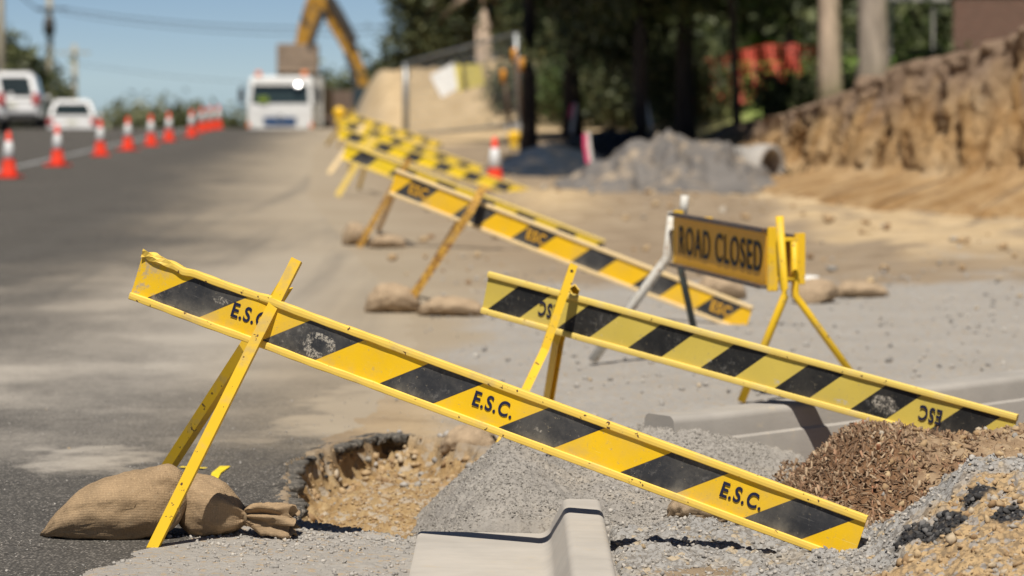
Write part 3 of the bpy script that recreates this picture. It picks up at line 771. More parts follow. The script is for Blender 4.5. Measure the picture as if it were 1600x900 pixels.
k = n.ramp(n.noise(v, 1.6, 8, .68), [(.28, (.28, .14, .05)), (.42, (.50, .30, .13)), (.6, (.66, .45, .24)), (.8, (.66, .52, .34))])
k = n.mix(n.ms(n.noise(n.vmul(v, (3.2, 3.2, .9)), 1.3, 8, .72), .50, .66, 0, .6), k, (.30, .165, .075))
k = n.mix(n.ms(w[1], .3, .9, 0, .6), k, (.13, .07, .04))  # shade in the crevices put into the colour as darker brown
s_ = n.ramp(n.noise(v, 7, 7, .75), [(.3, (.21, .14, .09)), (.5, (.36, .25, .17)), (.75, (.50, .37, .26))])
k = n.mix(w[0], k, s_)
M['bank'] = n.out(k, .97, n.bump(n.noise(v, 9, 8, .72), 1.0, .12), 0, .08)
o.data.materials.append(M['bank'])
tag(o, 'steep cut bank of yellow clay topped with brown topsoil on the right', 'embankment', kind='structure')

# ------------------------------------------------------------------ kerbs
def sweep(name, prof, path, mat, label, group=None, rough=0.0, jag=None):
    """prof (offset to the right of travel, z); path list of (x, y, zoff)"""
    pts = [Vector((p[0], p[1], 0)) for p in path]; Vv = []; m_ = len(prof)
    for i, p in enumerate(pts):
        t = (pts[min(i + 1, len(pts) - 1)] - pts[max(i - 1, 0)]).normalized(); r_ = Vector((t.y, -t.x, 0))
        for (u_, z_) in prof: Vv.append(tuple(p + r_ * u_ + Vector((0, 0, z_ + path[i][2]))))
    bm = bmesh.new(); vs = [bm.verts.new(q) for q in Vv]
    for i in range(len(pts) - 1):
        for j in range(m_):
            f = bm.faces.new((vs[i * m_ + j], vs[i * m_ + (j + 1) % m_], vs[(i + 1) * m_ + (j + 1) % m_], vs[(i + 1) * m_ + j])); f.smooth = False
    bm.faces.new(vs[:m_]); bm.faces.new(vs[-m_:][::-1])
    bmesh.ops.recalc_face_normals(bm, faces=bm.faces[:])
    me = bpy.data.meshes.new(name); bm.to_mesh(me); bm.free()
    me.polygons.foreach_set("use_smooth", [len(p.vertices) == 4 for p in me.polygons]); me.set_sharp_from_angle(angle=R(38))
    return tag(link(name, me, mat), label, 'kerb', group)
def arc_pts(cx, cz, r, a0, a1, k_=6): return [(cx + r * math.cos(R(a0 + (a1 - a0) * i / k_)), cz + r * math.sin(R(a0 + (a1 - a0) * i / k_))) for i in range(k_ + 1)]
prof = [(-.305, -.16), (-.305, .002), (-.295, .008)] + [(.06, .001)] + arc_pts(.085, .045, .045, -90, -15, 6) + arc_pts(.185, .088, .026, 165, 85, 5) + arc_pts(.268, .090, .022, 85, 0, 5) + [(.292, -.16)]
path = [(0.0, yy_, 0) for yy_ in np.linspace(2.0, 10.32, 30)]
sweep('kerb', prof, path, M['kerb'], 'pale new kerb and gutter end in the foreground under the bright board', 'lengths of concrete kerb')
tp = [(.60, 11.80), (.78, 11.92), (1.02, 12.08), (1.35, 12.31), (1.75, 12.60), (2.2, 12.93), (2.7, 13.3), (3.3, 13.7), (4.2, 14.3), (5.4, 15.0), (6.6, 15.6)]
sm_ = []
for i in range(len(tp) - 1):
    for k_ in range(8):
        t = k_ / 8; p0, p1, p2, p3 = (np.array(tp[max(0, min(len(tp) - 1, i + d_))]) for d_ in (-1, 0, 1, 2))
        q = .5 * ((2 * p1) + (-p0 + p2) * t + (2 * p0 - 5 * p1 + 4 * p2 - p3) * t * t + (-p0 + 3 * p1 - 3 * p2 + p3) * t ** 3); sm_.append((q[0], q[1], min(.10, max(0, .045 * (q[0] - .75)))))
# right of travel = the back of the kerb, seen by the camera
prof2 = [(-.215, -.25), (-.215, .02), (-.186, .06)] + arc_pts(-.155, .195, .03, 180, 90, 4) + arc_pts(-.03, .195, .03, 90, 5, 5) + [(.004, .135), (.014, .126), (.018, .10), (.022, .03), (.03, -.25)]
sweep('kerb', prof2, sm_, M['kerb2'], 'grey curved kerb behind the boards with a dark band of shadow across it', 'lengths of concrete kerb')

# painted marks on the road: flat sheets above it
M['whiteline'] = plain('worn_white_line', (.30, .30, .29), .8, 0, .35, 3)
M['spray'] = plain('yellow_spray', (.75, .55, .02), .8, 0, .25, 30)
def ribbon(name, cl, w, mat, label, cat, dz=.006):
    Vv, Ff = [], []
    for i, (x, y_) in enumerate(cl):
        a = Vector(cl[max(i - 1, 0)]); b = Vector(cl[min(i + 1, len(cl) - 1)]); t = (b - a).normalized()
        ww = w[i] if isinstance(w, (list, tuple)) else w
        for s_ in (-1, 1):
            X_, Y_ = x + t.y * s_ * ww / 2, y_ - t.x * s_ * ww / 2
            Vv.append((X_, Y_, float(ground_h(np.array([X_]), np.array([Y_]))[0]) + dz))
    for i in range(len(cl) - 1): Ff.append((2 * i, 2 * i + 1, 2 * i + 3, 2 * i + 2))
    return tag(link(name, np_mesh(name, Vv, Ff), mat), label, cat, kind='structure')
ribbon('road_marking', [(-8.25 - .035 * (yy_ - 50), yy_) for yy_ in np.arange(20, 104, 1.5)], .15, M['whiteline'], 'faded white lane line running beside the traffic cones', 'road marking', .012)
g0, g1, g2 = G(352, 732), G(338, 742), G(330, 762)
ribbon('spray_mark', [(g0.x, g0.y), (g1.x, g1.y), (g2.x, g2.y)], [.04, .035, .02], M['spray'], 'short yellow spray paint mark on the asphalt by the sandbags', 'paint mark')
g0, g2 = G(282, 733), G(322, 735)
ribbon('spray_mark', [(g0.x, g0.y), (g2.x, g2.y)], .03, M['spray'], 'faint yellow dash of spray paint behind the leaning leg', 'paint mark')

# ------------------------------------------------------------------ barricades
GRP = 'striped barrier boards propped along the roadworks'
def barricade(L, Rr, ZL, ZR, w, bmat, rail, legs, label, texts=(), lean=0.0, crumple=False, bolts=True, tapered=True):
    """L, Rr: photo pixels of the board's centre line ends; legs: list of dicts"""
    A, B = P(*L, ZL), P(*Rr, ZR)
    ux = (B - A).normalized()
    up = Vector((0, 0, 1)); up = (up - ux * up.dot(ux)).normalized()
    ny_ = up.cross(ux).normalized() * 1.0                    # away from the camera
    ny_ = ux.cross(up) * -1
    rot = Matrix.Rotation(lean, 3, ux); up = rot @ up; ny_ = rot @ ny_
    Mx = Matrix((ux, ny_, up)).transposed().to_4x4(); Mx.translation = A - up * (w / 2)
    Ln = (B - A).length
    root = bpy.data.objects.new('barricade', None); root.empty_display_size = .1; col.objects.link(root)
    root.matrix_world = Mx; tag(root, label, 'barricade', GRP)
    inv = Mx.inverted()
    pnl = MB()
    rh = .024
    # panel as a grid so it can be slightly buckled
    nx_ = 60; vs = {}
    bm = pnl.bm
    for i in range(nx_ + 1):
        for j in range(4):
            x = Ln * i / nx_; z = rh * .6 + (w - rh * 1.2) * j / 3
            for s_ in (0, 1):
                yb_ = .0018 * math.sin(x * 7 + 1) * math.sin(j) + .001 * math.sin(x * 23 + j)
                vs[i, j, s_] = bm.verts.new((x - (.028 * (z / w) if tapered and i == 0 else 0) * 0, yb_ + s_ * .0016, z))
    for i in range(nx_):
        for j in range(3):
            for s_ in (0, 1):
                q = [vs[i, j, s_], vs[i + 1, j, s_], vs[i + 1, j + 1, s_], vs[i, j + 1, s_]]
                f = bm.faces.new(q if s_ == 0 else q[::-1]); f.smooth = True
    p_ = pnl.build('panel', bmat, root)
    for top in (0, 1):
        # channel rail: lip in front, web, lip behind; crumpled near the left end on the worn board
        m_ = MB(); bm = m_.bm; NX = 180
        z0 = (w - rh) if top else 0.0
        sec = [(-.0045, z0), (-.0095, z0 + rh * .12), (-.0105, z0 + rh * .5), (-.0095, z0 + rh * .9), (-.006, z0 + rh), (.012, z0 + rh), (.014, z0 + rh * .5), (.012, z0)]
        lp = []
        for i in range(NX + 1):
            x = Ln * i / NX; row = []
            for k_, (yy_, zz_) in enumerate(sec):
                dz = dy_ = 0
                if crumple:
                    dz = (.0007 * math.sin(x * 17) + .0006 * math.sin(x * 63 + k_)) * (1 if x < .9 else .2)
                    if top:
                        e = max(0, 1 - x / .13)
                        dz += e * (.007 * math.sin(k_ * 2.1 + x * 90) + .004) + (.004 * math.exp(-((x - .45) / .03) ** 2)) * (k_ % 2)
                        dy_ += -e * .006 * math.cos(k_ * 1.7 + x * 70) + .004 * math.sin(x * 20) * math.exp(-((x - .42) / .1) ** 2)
                        dz -= .006 * math.exp(-((x - .15) / .02) ** 2)
                row.append(bm.verts.new((x, yy_ + dy_, zz_ + dz)))
            lp.append(row)
        for a, b in zip(lp, lp[1:]):
            for k_ in range(len(sec)):
                f = bm.faces.new((a[k_], a[(k_ + 1) % len(sec)], b[(k_ + 1) % len(sec)], b[k_])); f.smooth = False
        bm.faces.new(lp[0]); bm.faces.new(lp[-1][::-1])
        m_.build('rail', rail, root)
    for (body, x, z, size, mt, rotd, sx_, off) in texts:
        me = text_mesh(body, size, .0005, off, sx_)
        me.transform(Matrix.Translation((x * Ln, -.0034, z)) @ Matrix.Rotation(R(rotd), 4, 'Y'))
        link('lettering', me, mt, p_)
    for lg in legs:
        q = [inv @ Vector(v_) for v_ in lg['pts']]
        m_ = MB(); wd = lg.get('w', .034)
        n_ = inv.to_3x3() @ Vector(lg.get('n', (0, -1, 0)))
        if lg.get('round'): m_.tube(q, wd / 2, 12)
        else:
            # angle iron: front flange and a side flange
            t = (q[-1] - q[0]).normalized(); x_ = t.cross(n_).normalized(); nn = x_.cross(t).normalized()
            if nn.dot(n_) < 0: nn = -nn
            for a, b in zip(q, q[1:]):
                for (o1, o2, o3, o4) in (((-wd / 2, 0), (wd / 2, 0), (wd / 2, -.004), (-wd / 2, -.004)), ((-wd / 2, -.0041), (-wd / 2 + .004, -.0041), (-wd / 2 + .004, -wd), (-wd / 2, -wd)), ((wd / 2 - .004, -.0041), (wd / 2, -.0041), (wd / 2, -wd * .9), (wd / 2 - .004, -wd * .9))):
                    A4 = [m_.bm.verts.new(a + x_ * u_ + nn * v_) for u_, v_ in (o1, o2, o3, o4)]
                    B4 = [m_.bm.verts.new(b + x_ * u_ + nn * v_) for u_, v_ in (o1, o2, o3, o4)]
                    m_.bm.faces.new(A4); m_.bm.faces.new(B4[::-1])
                    for k_ in range(4): m_.bm.faces.new((A4[k_], B4[k_], B4[(k_ + 1) % 4], A4[(k_ + 1) % 4]))
        lo = m_.build('leg', lg['mat'], root)
        if lg.get('hole'):
            t = (q[0] - q[1]).normalized(); nn = (inv.to_3x3() @ Vector((0, -1, 0)))
            hm = MB(); c = q[0] - t * .028 + nn * .0009
            hm.lathe(c, [(.006, -.001), (.006, .001)], 12, M=Matrix.Translation(c) @ nn.to_track_quat('Z', 'Y').to_matrix().to_4x4())
            hm.build('bolt_hole_shade', M['darkin'], lo)  # dark disc on the leg, its colour standing in for the hole's shade
    return root, Mx, Ln
def seg(a, b, t): return a + (b - a) * t

BM1 = board_mat('hazard_sheet_bright', .030, .411, .45, .188, .16, (.84, .51, .006), .6, .16, True, 1.0, ((.655, .070, .018, .046, .8), (.30, .10, -.1, .012, .3), (1.42, .06, -.1, .008, .3)))
BM2 = board_mat('hazard_sheet_dull', .003, .315, .455, .163, .172, (.62, .47, .085), 1.0, 0, False, .35, ((1.73, .075, -.1, .036, .6), (1.28, .05, -.1, .012, .5), (1.0, .06, -.1, .010, .8), (1.55, .045, -.1, .012, .3)))
BM3 = board_mat('hazard_sheet_deep', .013, .44, .44, .148, .178, (.86, .50, .006), .35)
BM4 = board_mat('hazard_sheet_clean', .05, .41, .46, .13, .16, (.88, .62, .01), .2)

zc = (.166, .507, .844)
e1 = [('E.S.C.', x, .084, .066, M['inkblue'], 0, .78, .0017) for x in zc]
zf = lambda px, py, z: G(px, py, z)
# nearest, bright board with the crumpled end
barricade((213, 430), (1343, 845), 10.27, 9.66, .163, BM1, M['yelrail'], [
    dict(pts=[P(463, 405, 10.165), P(396, 537, 10.12), P(236, 859, 10.005)], w=.034, mat=M['yel'], n=(-.15, -1, 0)),
    dict(pts=[P(440, 447, 10.275), P(378, 545, 10.36), G(222, 785, .0)], w=.036, mat=M['yel'], n=(-.3, -1, .3))],
    'nearest yellow and black board reading E.S.C. with a crumpled left end', e1, crumple=True)
# second, dull board
e2 = [('ESC', .129, .088, .078, M['inkblue'], 180, .62, .0016), ('ESC', .854, .088, .078, M['inkblue'], 180, .66, .0016)]
barricade((758, 457), (1583, 683), 12.7, 11.7, .172, BM2, M['palrail'], [
    dict(pts=[P(897, 413, 12.44), P(852, 545, 12.36), G(760, 738, .0)], w=.032, mat=M['yel'], hole=True),
    dict(pts=[P(893, 447, 12.66), P(869, 527, 12.9), G(848, 655, .0)], w=.036, mat=M['yel'], n=(-.4, 1, 0))],
    'dull yellow and black board with upside-down ESC letters, its low end in the mulch', e2)
e3 = [('ESC', x, .088, .092, M['inkgold'], 0, .85, .003) for x in (.075, .415, .925)][:]
barricade((614, 284), (1170, 500), 20.55, 19.45, .178, BM3, M['creamrail'], [
    dict(pts=[P(755, 292, 20.2), P(735, 330, 20.15), G(628, 488, .0)], w=.05, mat=M['rustleg']),
    dict(pts=[P(735, 318, 20.6), P(715, 350, 20.7), G(648, 462, .0)], w=.045, mat=M['rustleg'])],
    'board with cream rails and gold ESC letters on its black stripes', e3)
barricade((538, 236), (941, 390), 28.6, 27.5, .165, BM4, M['palrail'], [
    dict(pts=[P(640, 248, 28.15), P(610, 300, 28.2), G(561, 386, .0)], w=.05, mat=M['rustleg']),
    dict(pts=[P(636, 256, 28.5), G(590, 362, .0)], w=.04, mat=M['rustleg'])],
    'fourth board up the slope, its bright yellow end showing past the cream-railed board')
barricade((531, 208), (835, 308), 41.4, 40.8, .165, BM4, M['palrail'], [
    dict(pts=[P(585, 212, 40.9), G(527, 306, .0)], w=.07, mat=M['palrail']), dict(pts=[P(583, 215, 41.6), G(560, 296, .0)], w=.05, mat=M['palrail'])],
    'fifth board up the slope with a pale yellow leg splayed to the left')
barricade((534, 192), (752, 268), 52, 51, .165, BM4, M['palrail'], [
    dict(pts=[P(568, 195, 51.2), G(514, 271, .0)], w=.07, mat=M['creamrail']), dict(pts=[P(565, 198, 52.2), G(545, 265, .0)], w=.05, mat=M['palrail'])],
    'sixth board up the slope with a pale cream leg')
barricade((527, 176), (690, 229), 72, 71, .165, BM4, M['palrail'], [
    dict(pts=[P(550, 172, 71), G(510, 227, .0)], w=.08, mat=M['palrail']), dict(pts=[P(552, 174, 72.5), G(538, 223, .0)], w=.06, mat=M['palrail'])],
    'farthest yellow board, near the parked truck at the crest')

# warning lamps
def lamp(loc, r, label):
    t = empty('warning_lamp', loc, 0, label, 'warning lamp', 'small amber warning lamps')
    MB().lathe((0, 0, 0), [(r * .2, -.03), (r, -.025), (r, .025), (r * .2, .03)], 20, 'Y').build('lens', plain('amber_lens', (.85, .50, .02), .3), t)
    MB().box((0, 0, -r - .05), (r * 1.3, .08, .12), bev=.01).build('battery_box', plain('lamp_box', (.75, .5, .05), .5), t)
    MB().tube([(0, .02, -r - .1), (0, .02, -loc.z)], .02, 8).build('stem', M['yel'], t)
    return t
lamp(P(530, 176, 70.2), .13, 'round amber warning lamp at the top end of the farthest board')
lamp(P(803, 213, 63), .12, 'amber warning lamp low by the foot of the mesh fence')

# ------------------------------------------------------------------ sandbags
def bag_mesh(st, hw_scale=1.0, folds=0.0, noise=.010, seed=0, rings=64, seg_=56):
    """st: stations (x, zlow, zhigh, halfwidth, fold) -> closed lofted pillow"""
    st = np.array(st, float); xs = np.linspace(0, 1, rings)
    par = np.linspace(0, 1, len(st))
    def sm(c):
        v_ = np.interp(xs, par, st[:, c])
        for _ in range(3): v_[1:-1] = .25 * v_[:-2] + .5 * v_[1:-1] + .25 * v_[2:]
        return v_
    X, zl, zh, hw, fo = (sm(i) for i in range(5))
    th = np.linspace(0, 2 * np.pi, seg_, endpoint=False)
    c, s_ = np.cos(th), np.sin(th)
    e = .82
    cy = np.sign(c) * np.abs(c) ** e; cz = np.sign(s_) * np.abs(s_) ** e
    cz = np.where(cz < 0, np.maximum(cz, -.86) / .86, cz)
    Yv = hw[:, None] * cy[None]; Zv = ((zl + zh) / 2)[:, None] + ((zh - zl) / 2)[:, None] * cz[None]
    Xv = np.repeat(X[:, None], seg_, 1)
    nn = fbm(Xv * 9 + seed, (th[None] * .8 + 0 * Xv) * 1.5, 4, seed) * noise * 1.3 + np.abs(fbm(Xv * 5 + 3 * np.sin(th)[None], th[None] * 2 + 0 * Xv, 3, seed + 4)) * -noise * 2.2
    k_ = 1 + fo[:, None] * (np.sin(th * 5 + seed + 2 * np.sin(th * 2))[None] * .24 + np.sin(th[None] * 11 + Xv * 25) * .14)
    cx = ((zl + zh) / 2)[:, None]
    Yv = Yv * k_ + nn * c[None]; Zv = cx + (Zv - cx) * k_ + nn * s_[None]
    Xv = Xv + fo[:, None] * np.sin(th * 5 + seed)[None] * .012
    V_ = np.stack([Xv, Yv, Zv], -1).reshape(-1, 3)
    F = []
    for i in range(rings - 1):
        for j in range(seg_):
            F.append((i * seg_ + j, i * seg_ + (j + 1) % seg_, (i + 1) * seg_ + (j + 1) % seg_, (i + 1) * seg_ + j))
    me = np_mesh('sandbag', V_, np.array(F)[:, ::-1], True)
    bm = bmesh.new(); bm.from_mesh(me); bm.verts.ensure_lookup_table()
    bm.faces.new([bm.verts[j] for j in range(seg_)]); bm.faces.new([bm.verts[(rings - 1) * seg_ + j] for j in range(seg_)][::-1])
    bmesh.ops.recalc_face_normals(bm, faces=bm.faces[:]); bm.to_mesh(me); bm.free()
    return me
GB = 'hessian sandbags weighing down the barriers'
A_ = [(0, .0, .012, .012, .3), (.02, .0, .035, .05, .1), (.06, .0, .09, .10, 0), (.12, -.005, .145, .125, 0), (.20, -.005, .188, .135, 0), (.28, -.005, .205, .135, 0), (.36, .0, .225, .125, 0), (.43, .02, .238, .105, 0), (.465, .05, .22, .08, 0), (.485, .10, .17, .04, .1)]
o = link('sandbag', bag_mesh(A_, seed=3), M['hessian']); g = G(50, 853, 0)
o.location = (g.x - .004, 10.27, 0.0); o.rotation_euler = (0, 0, R(-2)); o.scale = (.98, 1, 1)
tag(o, 'large plump sandbag lying left of the leaning yellow leg in the foreground', 'sandbag', GB)
B_ = [(0, .06, .11, .04, .1), (.015, .03, .165, .08, 0), (.05, .0, .195, .11, 0), (.10, -.005, .19, .12, 0), (.15, -.005, .17, .11, .05), (.19, .01, .125, .075, .25), (.215, .03, .09, .035, .5), (.23, .035, .08, .028, .6)]
t = empty('sandbag', (P(276, 800, 10.3).x, 10.33, .0), R(-4), 'smaller tied sandbag with a frilled neck right of the leaning yellow leg', 'sandbag', GB)
link('sack', bag_mesh(B_, seed=8), M['hessian'], t)
F_ = [(.222, .035, .082, .028, .5), (.24, .028, .092, .040, .8), (.28, .018, .100, .055, 1.1), (.32, .010, .098, .062, 1.2), (.36, .006, .092, .062, 1.2), (.385, .006, .088, .058, 1.1), (.375, .016, .075, .044, 1.0), (.34, .03, .06, .02, .8)]
link('neck', bag_mesh(F_, noise=.014, seed=5), M['hessian'], t)
MB().lathe((0, 0, 0), [(.030, -.006), (.034, 0), (.030, .006)], 24, 'X', M=Matrix.Translation((.226, 0, .058)) @ Matrix.Rotation(R(90), 4, 'Y')).build('tie_string', plain('tie', (.2, .14, .08), .9), t)

C_ = [(0, .0, .02, .03, .2), (.03, .0, .08, .10, 0), (.10, 0, .13, .15, 0), (.22, 0, .14, .16, 0), (.34, 0, .12, .15, 0), (.42, 0, .08, .10, .1), (.45, .01, .03, .03, .2)]
bagm = bag_mesh(C_, seed=12); 
first = None
for (px, py, Lx, Hz, rz, zz, lab) in (
    (568, 490, .80, 1.35, 6, 0, 'light sandbag lying left of the rusty brown leg'),
    (652, 494, .95, .85, -8, 0, 'flat sandbag lying right of the rusty brown leg under the cream-railed board'),
    (533, 384, .55, 1.5, 10, 0, 'small far sandbag left of the second rusty leg up the slope'),
    (575, 386, .75, .9, -5, 0, 'flat far sandbag right of the second rusty leg up the slope'),
    (690, 716, .52, .9, -12, -.06, 'sandbag slumped over the far rim of the hole'),
    (1052, 838, .44, .8, -20, -.03, 'half-buried hessian bag below the bright board'),
    (1085, 466, .8, 1.2, -3, 0, 'long sandbag under the road closed sign'),
    (1130, 440, 1.0, 1.2, 8, 0, 'sandbag lying behind the one under the road closed sign'),
    (1262, 475, .6, 1.2, 60, 0, 'short upright sandbag beside the white pipe stub'),
    (1300, 462, .9, .8, -4, 0, 'flattened sandbag right of the white pipe stub')):
    g = G(px, py, zz)
    if first is None: o = link('sandbag', bagm, M['hessian_light']); first = o
    else: o = first.copy(); col.objects.link(o)
    gz = float(hall(np.array([g.x]), np.array([g.y]))[0]) if zz == 0 or px == 1052 else zz
    o.location = (g.x, g.y + .14, gz + (.0 if px != 1052 else -.02)); o.rotation_euler = (0, 0, R(rz)); o.scale = (Lx, 1, Hz)
    tag(o, lab, 'sandbag', GB)

# ------------------------------------------------------------------ ROAD CLOSED sign on its stand
root = empty('road_sign', (1.2, 15.6, 0), 0, 'yellow ROAD CLOSED sign on a stand of bent yellow and white legs', 'road sign')
inv = Matrix.Translation((-1.2, -15.6, 0))
def legt(pts, r, mat, name='leg'):
    return MB().tube(pts, r, 12).xf(inv).build(name, mat, root)
F1, F2 = Vector((1.05, 14.6, .0)), Vector((1.66, 14.85, 0)); Fa, Fb_ = Vector((.42, 16.72, 0)), Vector((1.0, 16.95, 0))
n1t, n1b = P(1218, 338, 14.66), P(1226, 463, 14.62)
legt([n1t, seg(n1t, n1b, .9), n1b, seg(n1b, F1, .1), F1], .019, M['yel'])
n2t, n2b = P(1241, 372, 14.86), P(1243, 462, 14.86)
legt([n2t, seg(n2t, n2b, .9), n2b, seg(n2b, F2, .1), F2], .017, M['yel'])
a1t, a1b = P(1051, 332, 16.66), P(1043, 402, 16.68)
legt([a1t, a1b, seg(a1b, Fa, .1), Fa], .025, M['whiteleg'])
a2t, a2b = P(1070, 305, 16.85), P(1062, 412, 16.85)
legt([a2t, a2b, Fb_], .019, M['greyleg'])
MB().tube([a2t, seg(a2t, a2b, .3)], .022, 12).xf(inv).build('post_top', M['whiteleg'], root)
def signboard(A, B, zt, zb, off, face, textit):
    ux = (B - A); Ls = Vector((ux.x, ux.y, 0)).length; ux = Vector((ux.x, ux.y, 0)).normalized()
    nf = Vector((ux.y, -ux.x, 0))           # left-hand face normal towards the road
    if nf.x > 0: nf = -nf
    Mx = Matrix((ux, -nf, Vector((0, 0, 1)))).transposed().to_4x4(); Mx.translation = Vector((A.x, A.y, zb)) + nf * off
    Mx = inv @ Mx; h = zt - zb
    p_ = MB().box((Ls / 2, 0, h / 2), (Ls - .02, .006, h - .02)).build('sign_panel', face, root); p_.matrix_local = Mx
    for q, mt in (((Ls / 2, -.012, h - .008), M['signrail']), ((Ls / 2, -.012, .008), M['signrail'])):
        r_ = MB().box(q, (Ls, .05, .016), bev=.003).build('frame_rail', mt, root); r_.matrix_local = Mx
    for x in (.0, Ls):
        r_ = MB().box((x + (.012 if x else -.012), .022, h / 2), (.022, .05, h + .02), bev=.003).build('frame_end', M['yel'], root); r_.matrix_local = Mx
    if textit:
        me = text_mesh('ROAD CLOSED', .200, .001, .002, 1.12)
        me.transform(Matrix.Translation((Ls / 2 + .02, -.006, h / 2 - .004)))
        x_ = link('lettering', me, M['black'], p_)
    return p_
M['signrail'] = painted('dark_sign_rail', (.06, .05, .045), chip=(.2, .09, .03), amount=.42)
M['signface'] = painted('sign_sheet', (.86, .42, .006), chip=(.25, .2, .1), amount=.27, dirt=(.45, .3, .1), dirty=.15, rough=.5)
Aa = P(1054, 372, 16.6); Bb = P(1199, 408, 14.75)
signboard(Aa, Bb, .785, .508, 0, M['signface'], True)
Aa = P(1100, 372, 16.6); Bb = P(1241, 408, 14.9)
signboard(Aa, Bb, .75, .53, 0, plain('sign_back', (.55, .30, .04), .5, 0, .3, 5), False)
MB().box(P(1232, 374, 14.75), (.09, .02, .02), bev=.003).xf(inv).build('bracket', M['yel'], root)
MB().tube([P(1216, 435, 14.7), P(1250, 438, 14.9)], .008).xf(inv).build('cross_bar', M['yel'], root)

# white pipe stub
g = G(1264, 470); t = MB().lathe((g.x, g.y, 0), [(.068, -.05), (.068, .16), (.062, .165), (.055, .16), (.055, .05), (0, .05)], 24).build('pipe_stub', plain('white_pvc', (.75, .73, .68), .4), None)
tag(t, 'short white plastic pipe standing among the sandbags', 'pipe')

# ------------------------------------------------------------------ traffic cones
def cone_proto():
    t = empty('traffic_cone')
    t['category'] = 'traffic cone'
    rb = plain('cone_red', (.80, .055, .02), .45, 0, .12, 5, .4)
    wh = plain('cone_collar', (.68, .68, .66), .4, 0, .1, 8)
    MB().box((0, 0, .018), (.36, .36, .036), bev=.008).build('base', rb, t)
    def rr(z): return .128 - (z - .036) * (.128 - .028) / .664
    MB().lathe((0, 0, 0), [(.135, .036), (rr(.07), .07), (rr(.31), .31), (rr(.56), .56), (rr(.70), .70), (rr(.70) - .008, .702), (rr(.7) - .008, .6)], 28).build('body', rb, t)
    MB().lathe((0, 0, 0), [(rr(.29) + .001, .29), (rr(.29) + .003, .291), (rr(.555) + .003, .554), (rr(.555) + .001, .555)], 28).build('collar', wh, t)
    return t
cp = cone_proto()
clist = [(14, 278), (90, 260), (157, 244), (200, 235), (236, 228), (264, 221), (288, 212), (315, 204), (328, 203), (341, 202)]
clab = ['nearest cone of the row at the left edge, dark red base', 'second cone from the left in front of the white car', 'third cone of the row, just right of the white car',
        'orange-toned fourth cone of the row', 'fifth cone of the row', 'sixth cone of the row', 'seventh cone of the row', 'eighth cone, near the crest',
        'ninth cone, half hidden beside the last one', 'last cone of the row at the crest before the truck']
for i, (px, py) in enumerate(clist):
    g = G(px, py)
    if i == 6: g = Vector((-8.35, 83.5, 0))
    if i >= 7: g = Vector((P(px, 200, 92 + 3 * (i - 7)).x, 92 + 3 * (i - 7), 0))
    o = cp if i == 0 else copy_tree(cp)
    o.location = (g.x, g.y, float(ground_h(np.array([g.x]), np.array([g.y]))[0]) + .004)
    o.rotation_euler = (0, 0, random.uniform(-.6, .6))
    tag(o, clab[i] + ', red and white', 'traffic cone', 'traffic cones along the lane line')
o = copy_tree(cp); g = G(773, 297); o.location = (g.x, g.y, .01); tag(o, 'single red and white cone standing among the dirt behind the boards', 'traffic cone'); 
if 'group' in o: del o['group']

# ------------------------------------------------------------------ marker stakes
def stake(base, top, label, tape=True, w=.05):
    t = empty('survey_stake', base, 0, label, 'survey stake', 'survey stakes with pink tape')
    d = top - base
    MB().tube([(0, 0, -.1), d], 0, sq=(w, w * .6), up=(0, 1, 0)).build('post', plain('white_stake', (.66, .62, .56), .7), t)
    n_ = MB(); pts = [d * .97 + Vector((-w * .62, -.02, 0)), d * .75 + Vector((-w * .95, -.03, 0)), d * .42 + Vector((-w * .8, -.02, 0))]
    n_.tube(pts, 0, sq=(w * .9, .012), up=(0, 1, 0)); n_.build('tape', plain('pink_tape', (.70, .07, .17), .5), t)
    return t
g = G(929, 290); stake(g, P(918, 207, g.y), 'white stake with pink tape standing before the grey sheeting', w=.062)
stake(P(893, 200, 60), P(899, 162, 60), 'purple-taped stake in the shade left of the tree trunks', w=.07)
stake(P(1018, 192, 62), P(1003, 132, 62), 'tall leaning stake with purple tape in the tree shade', w=.07)

# ------------------------------------------------------------------ sheeting, concrete pipe
def cloth_mat(name, c, rough=.8, dirt=.75):
    n = N(name); v = n.pos()
    k = n.ramp(n.noise(v, 1.6, 7, .65), [(.3, tuple(q * .8 for q in c)), (.7, tuple(q * 1.15 for q in c))])
    k = n.mix(n.ms(n.noise(n.vadd(v, (5, 2, 0)), 2.3, 5, .6), .5, .68, 0, dirt), k, (.40, .31, .21))
    return n.out(k, rough, n.bump(n.noise(v, 5, 4, .5), .3, .02), 0, .2)
def drape(name, x0, x1, y0, y1, hfun, mat, label):
    xs = np.linspace(x0, x1, 150); ys = np.linspace(y0, y1, 150)
    Y2, X2 = np.meshgrid(ys, xs, indexing='ij'); Z2 = hfun(X2, Y2); g_ = ground_h(X2, Y2)
    kv = Z2 > g_ + .004; kf = kv[:-1, :-1] & kv[1:, 1:] & kv[:-1, 1:] & kv[1:, :-1]
    V3, F3, _ = compact(np.stack([X2, Y2, Z2], -1).reshape(-1, 3), grid_faces(150, 150, kf), {})
    o = link(name, np_mesh(name, V3, F3, True), mat); md = o.modifiers.new('thick', 'SOLIDIFY'); md.thickness = .012
    return tag(o, label, 'sheeting')
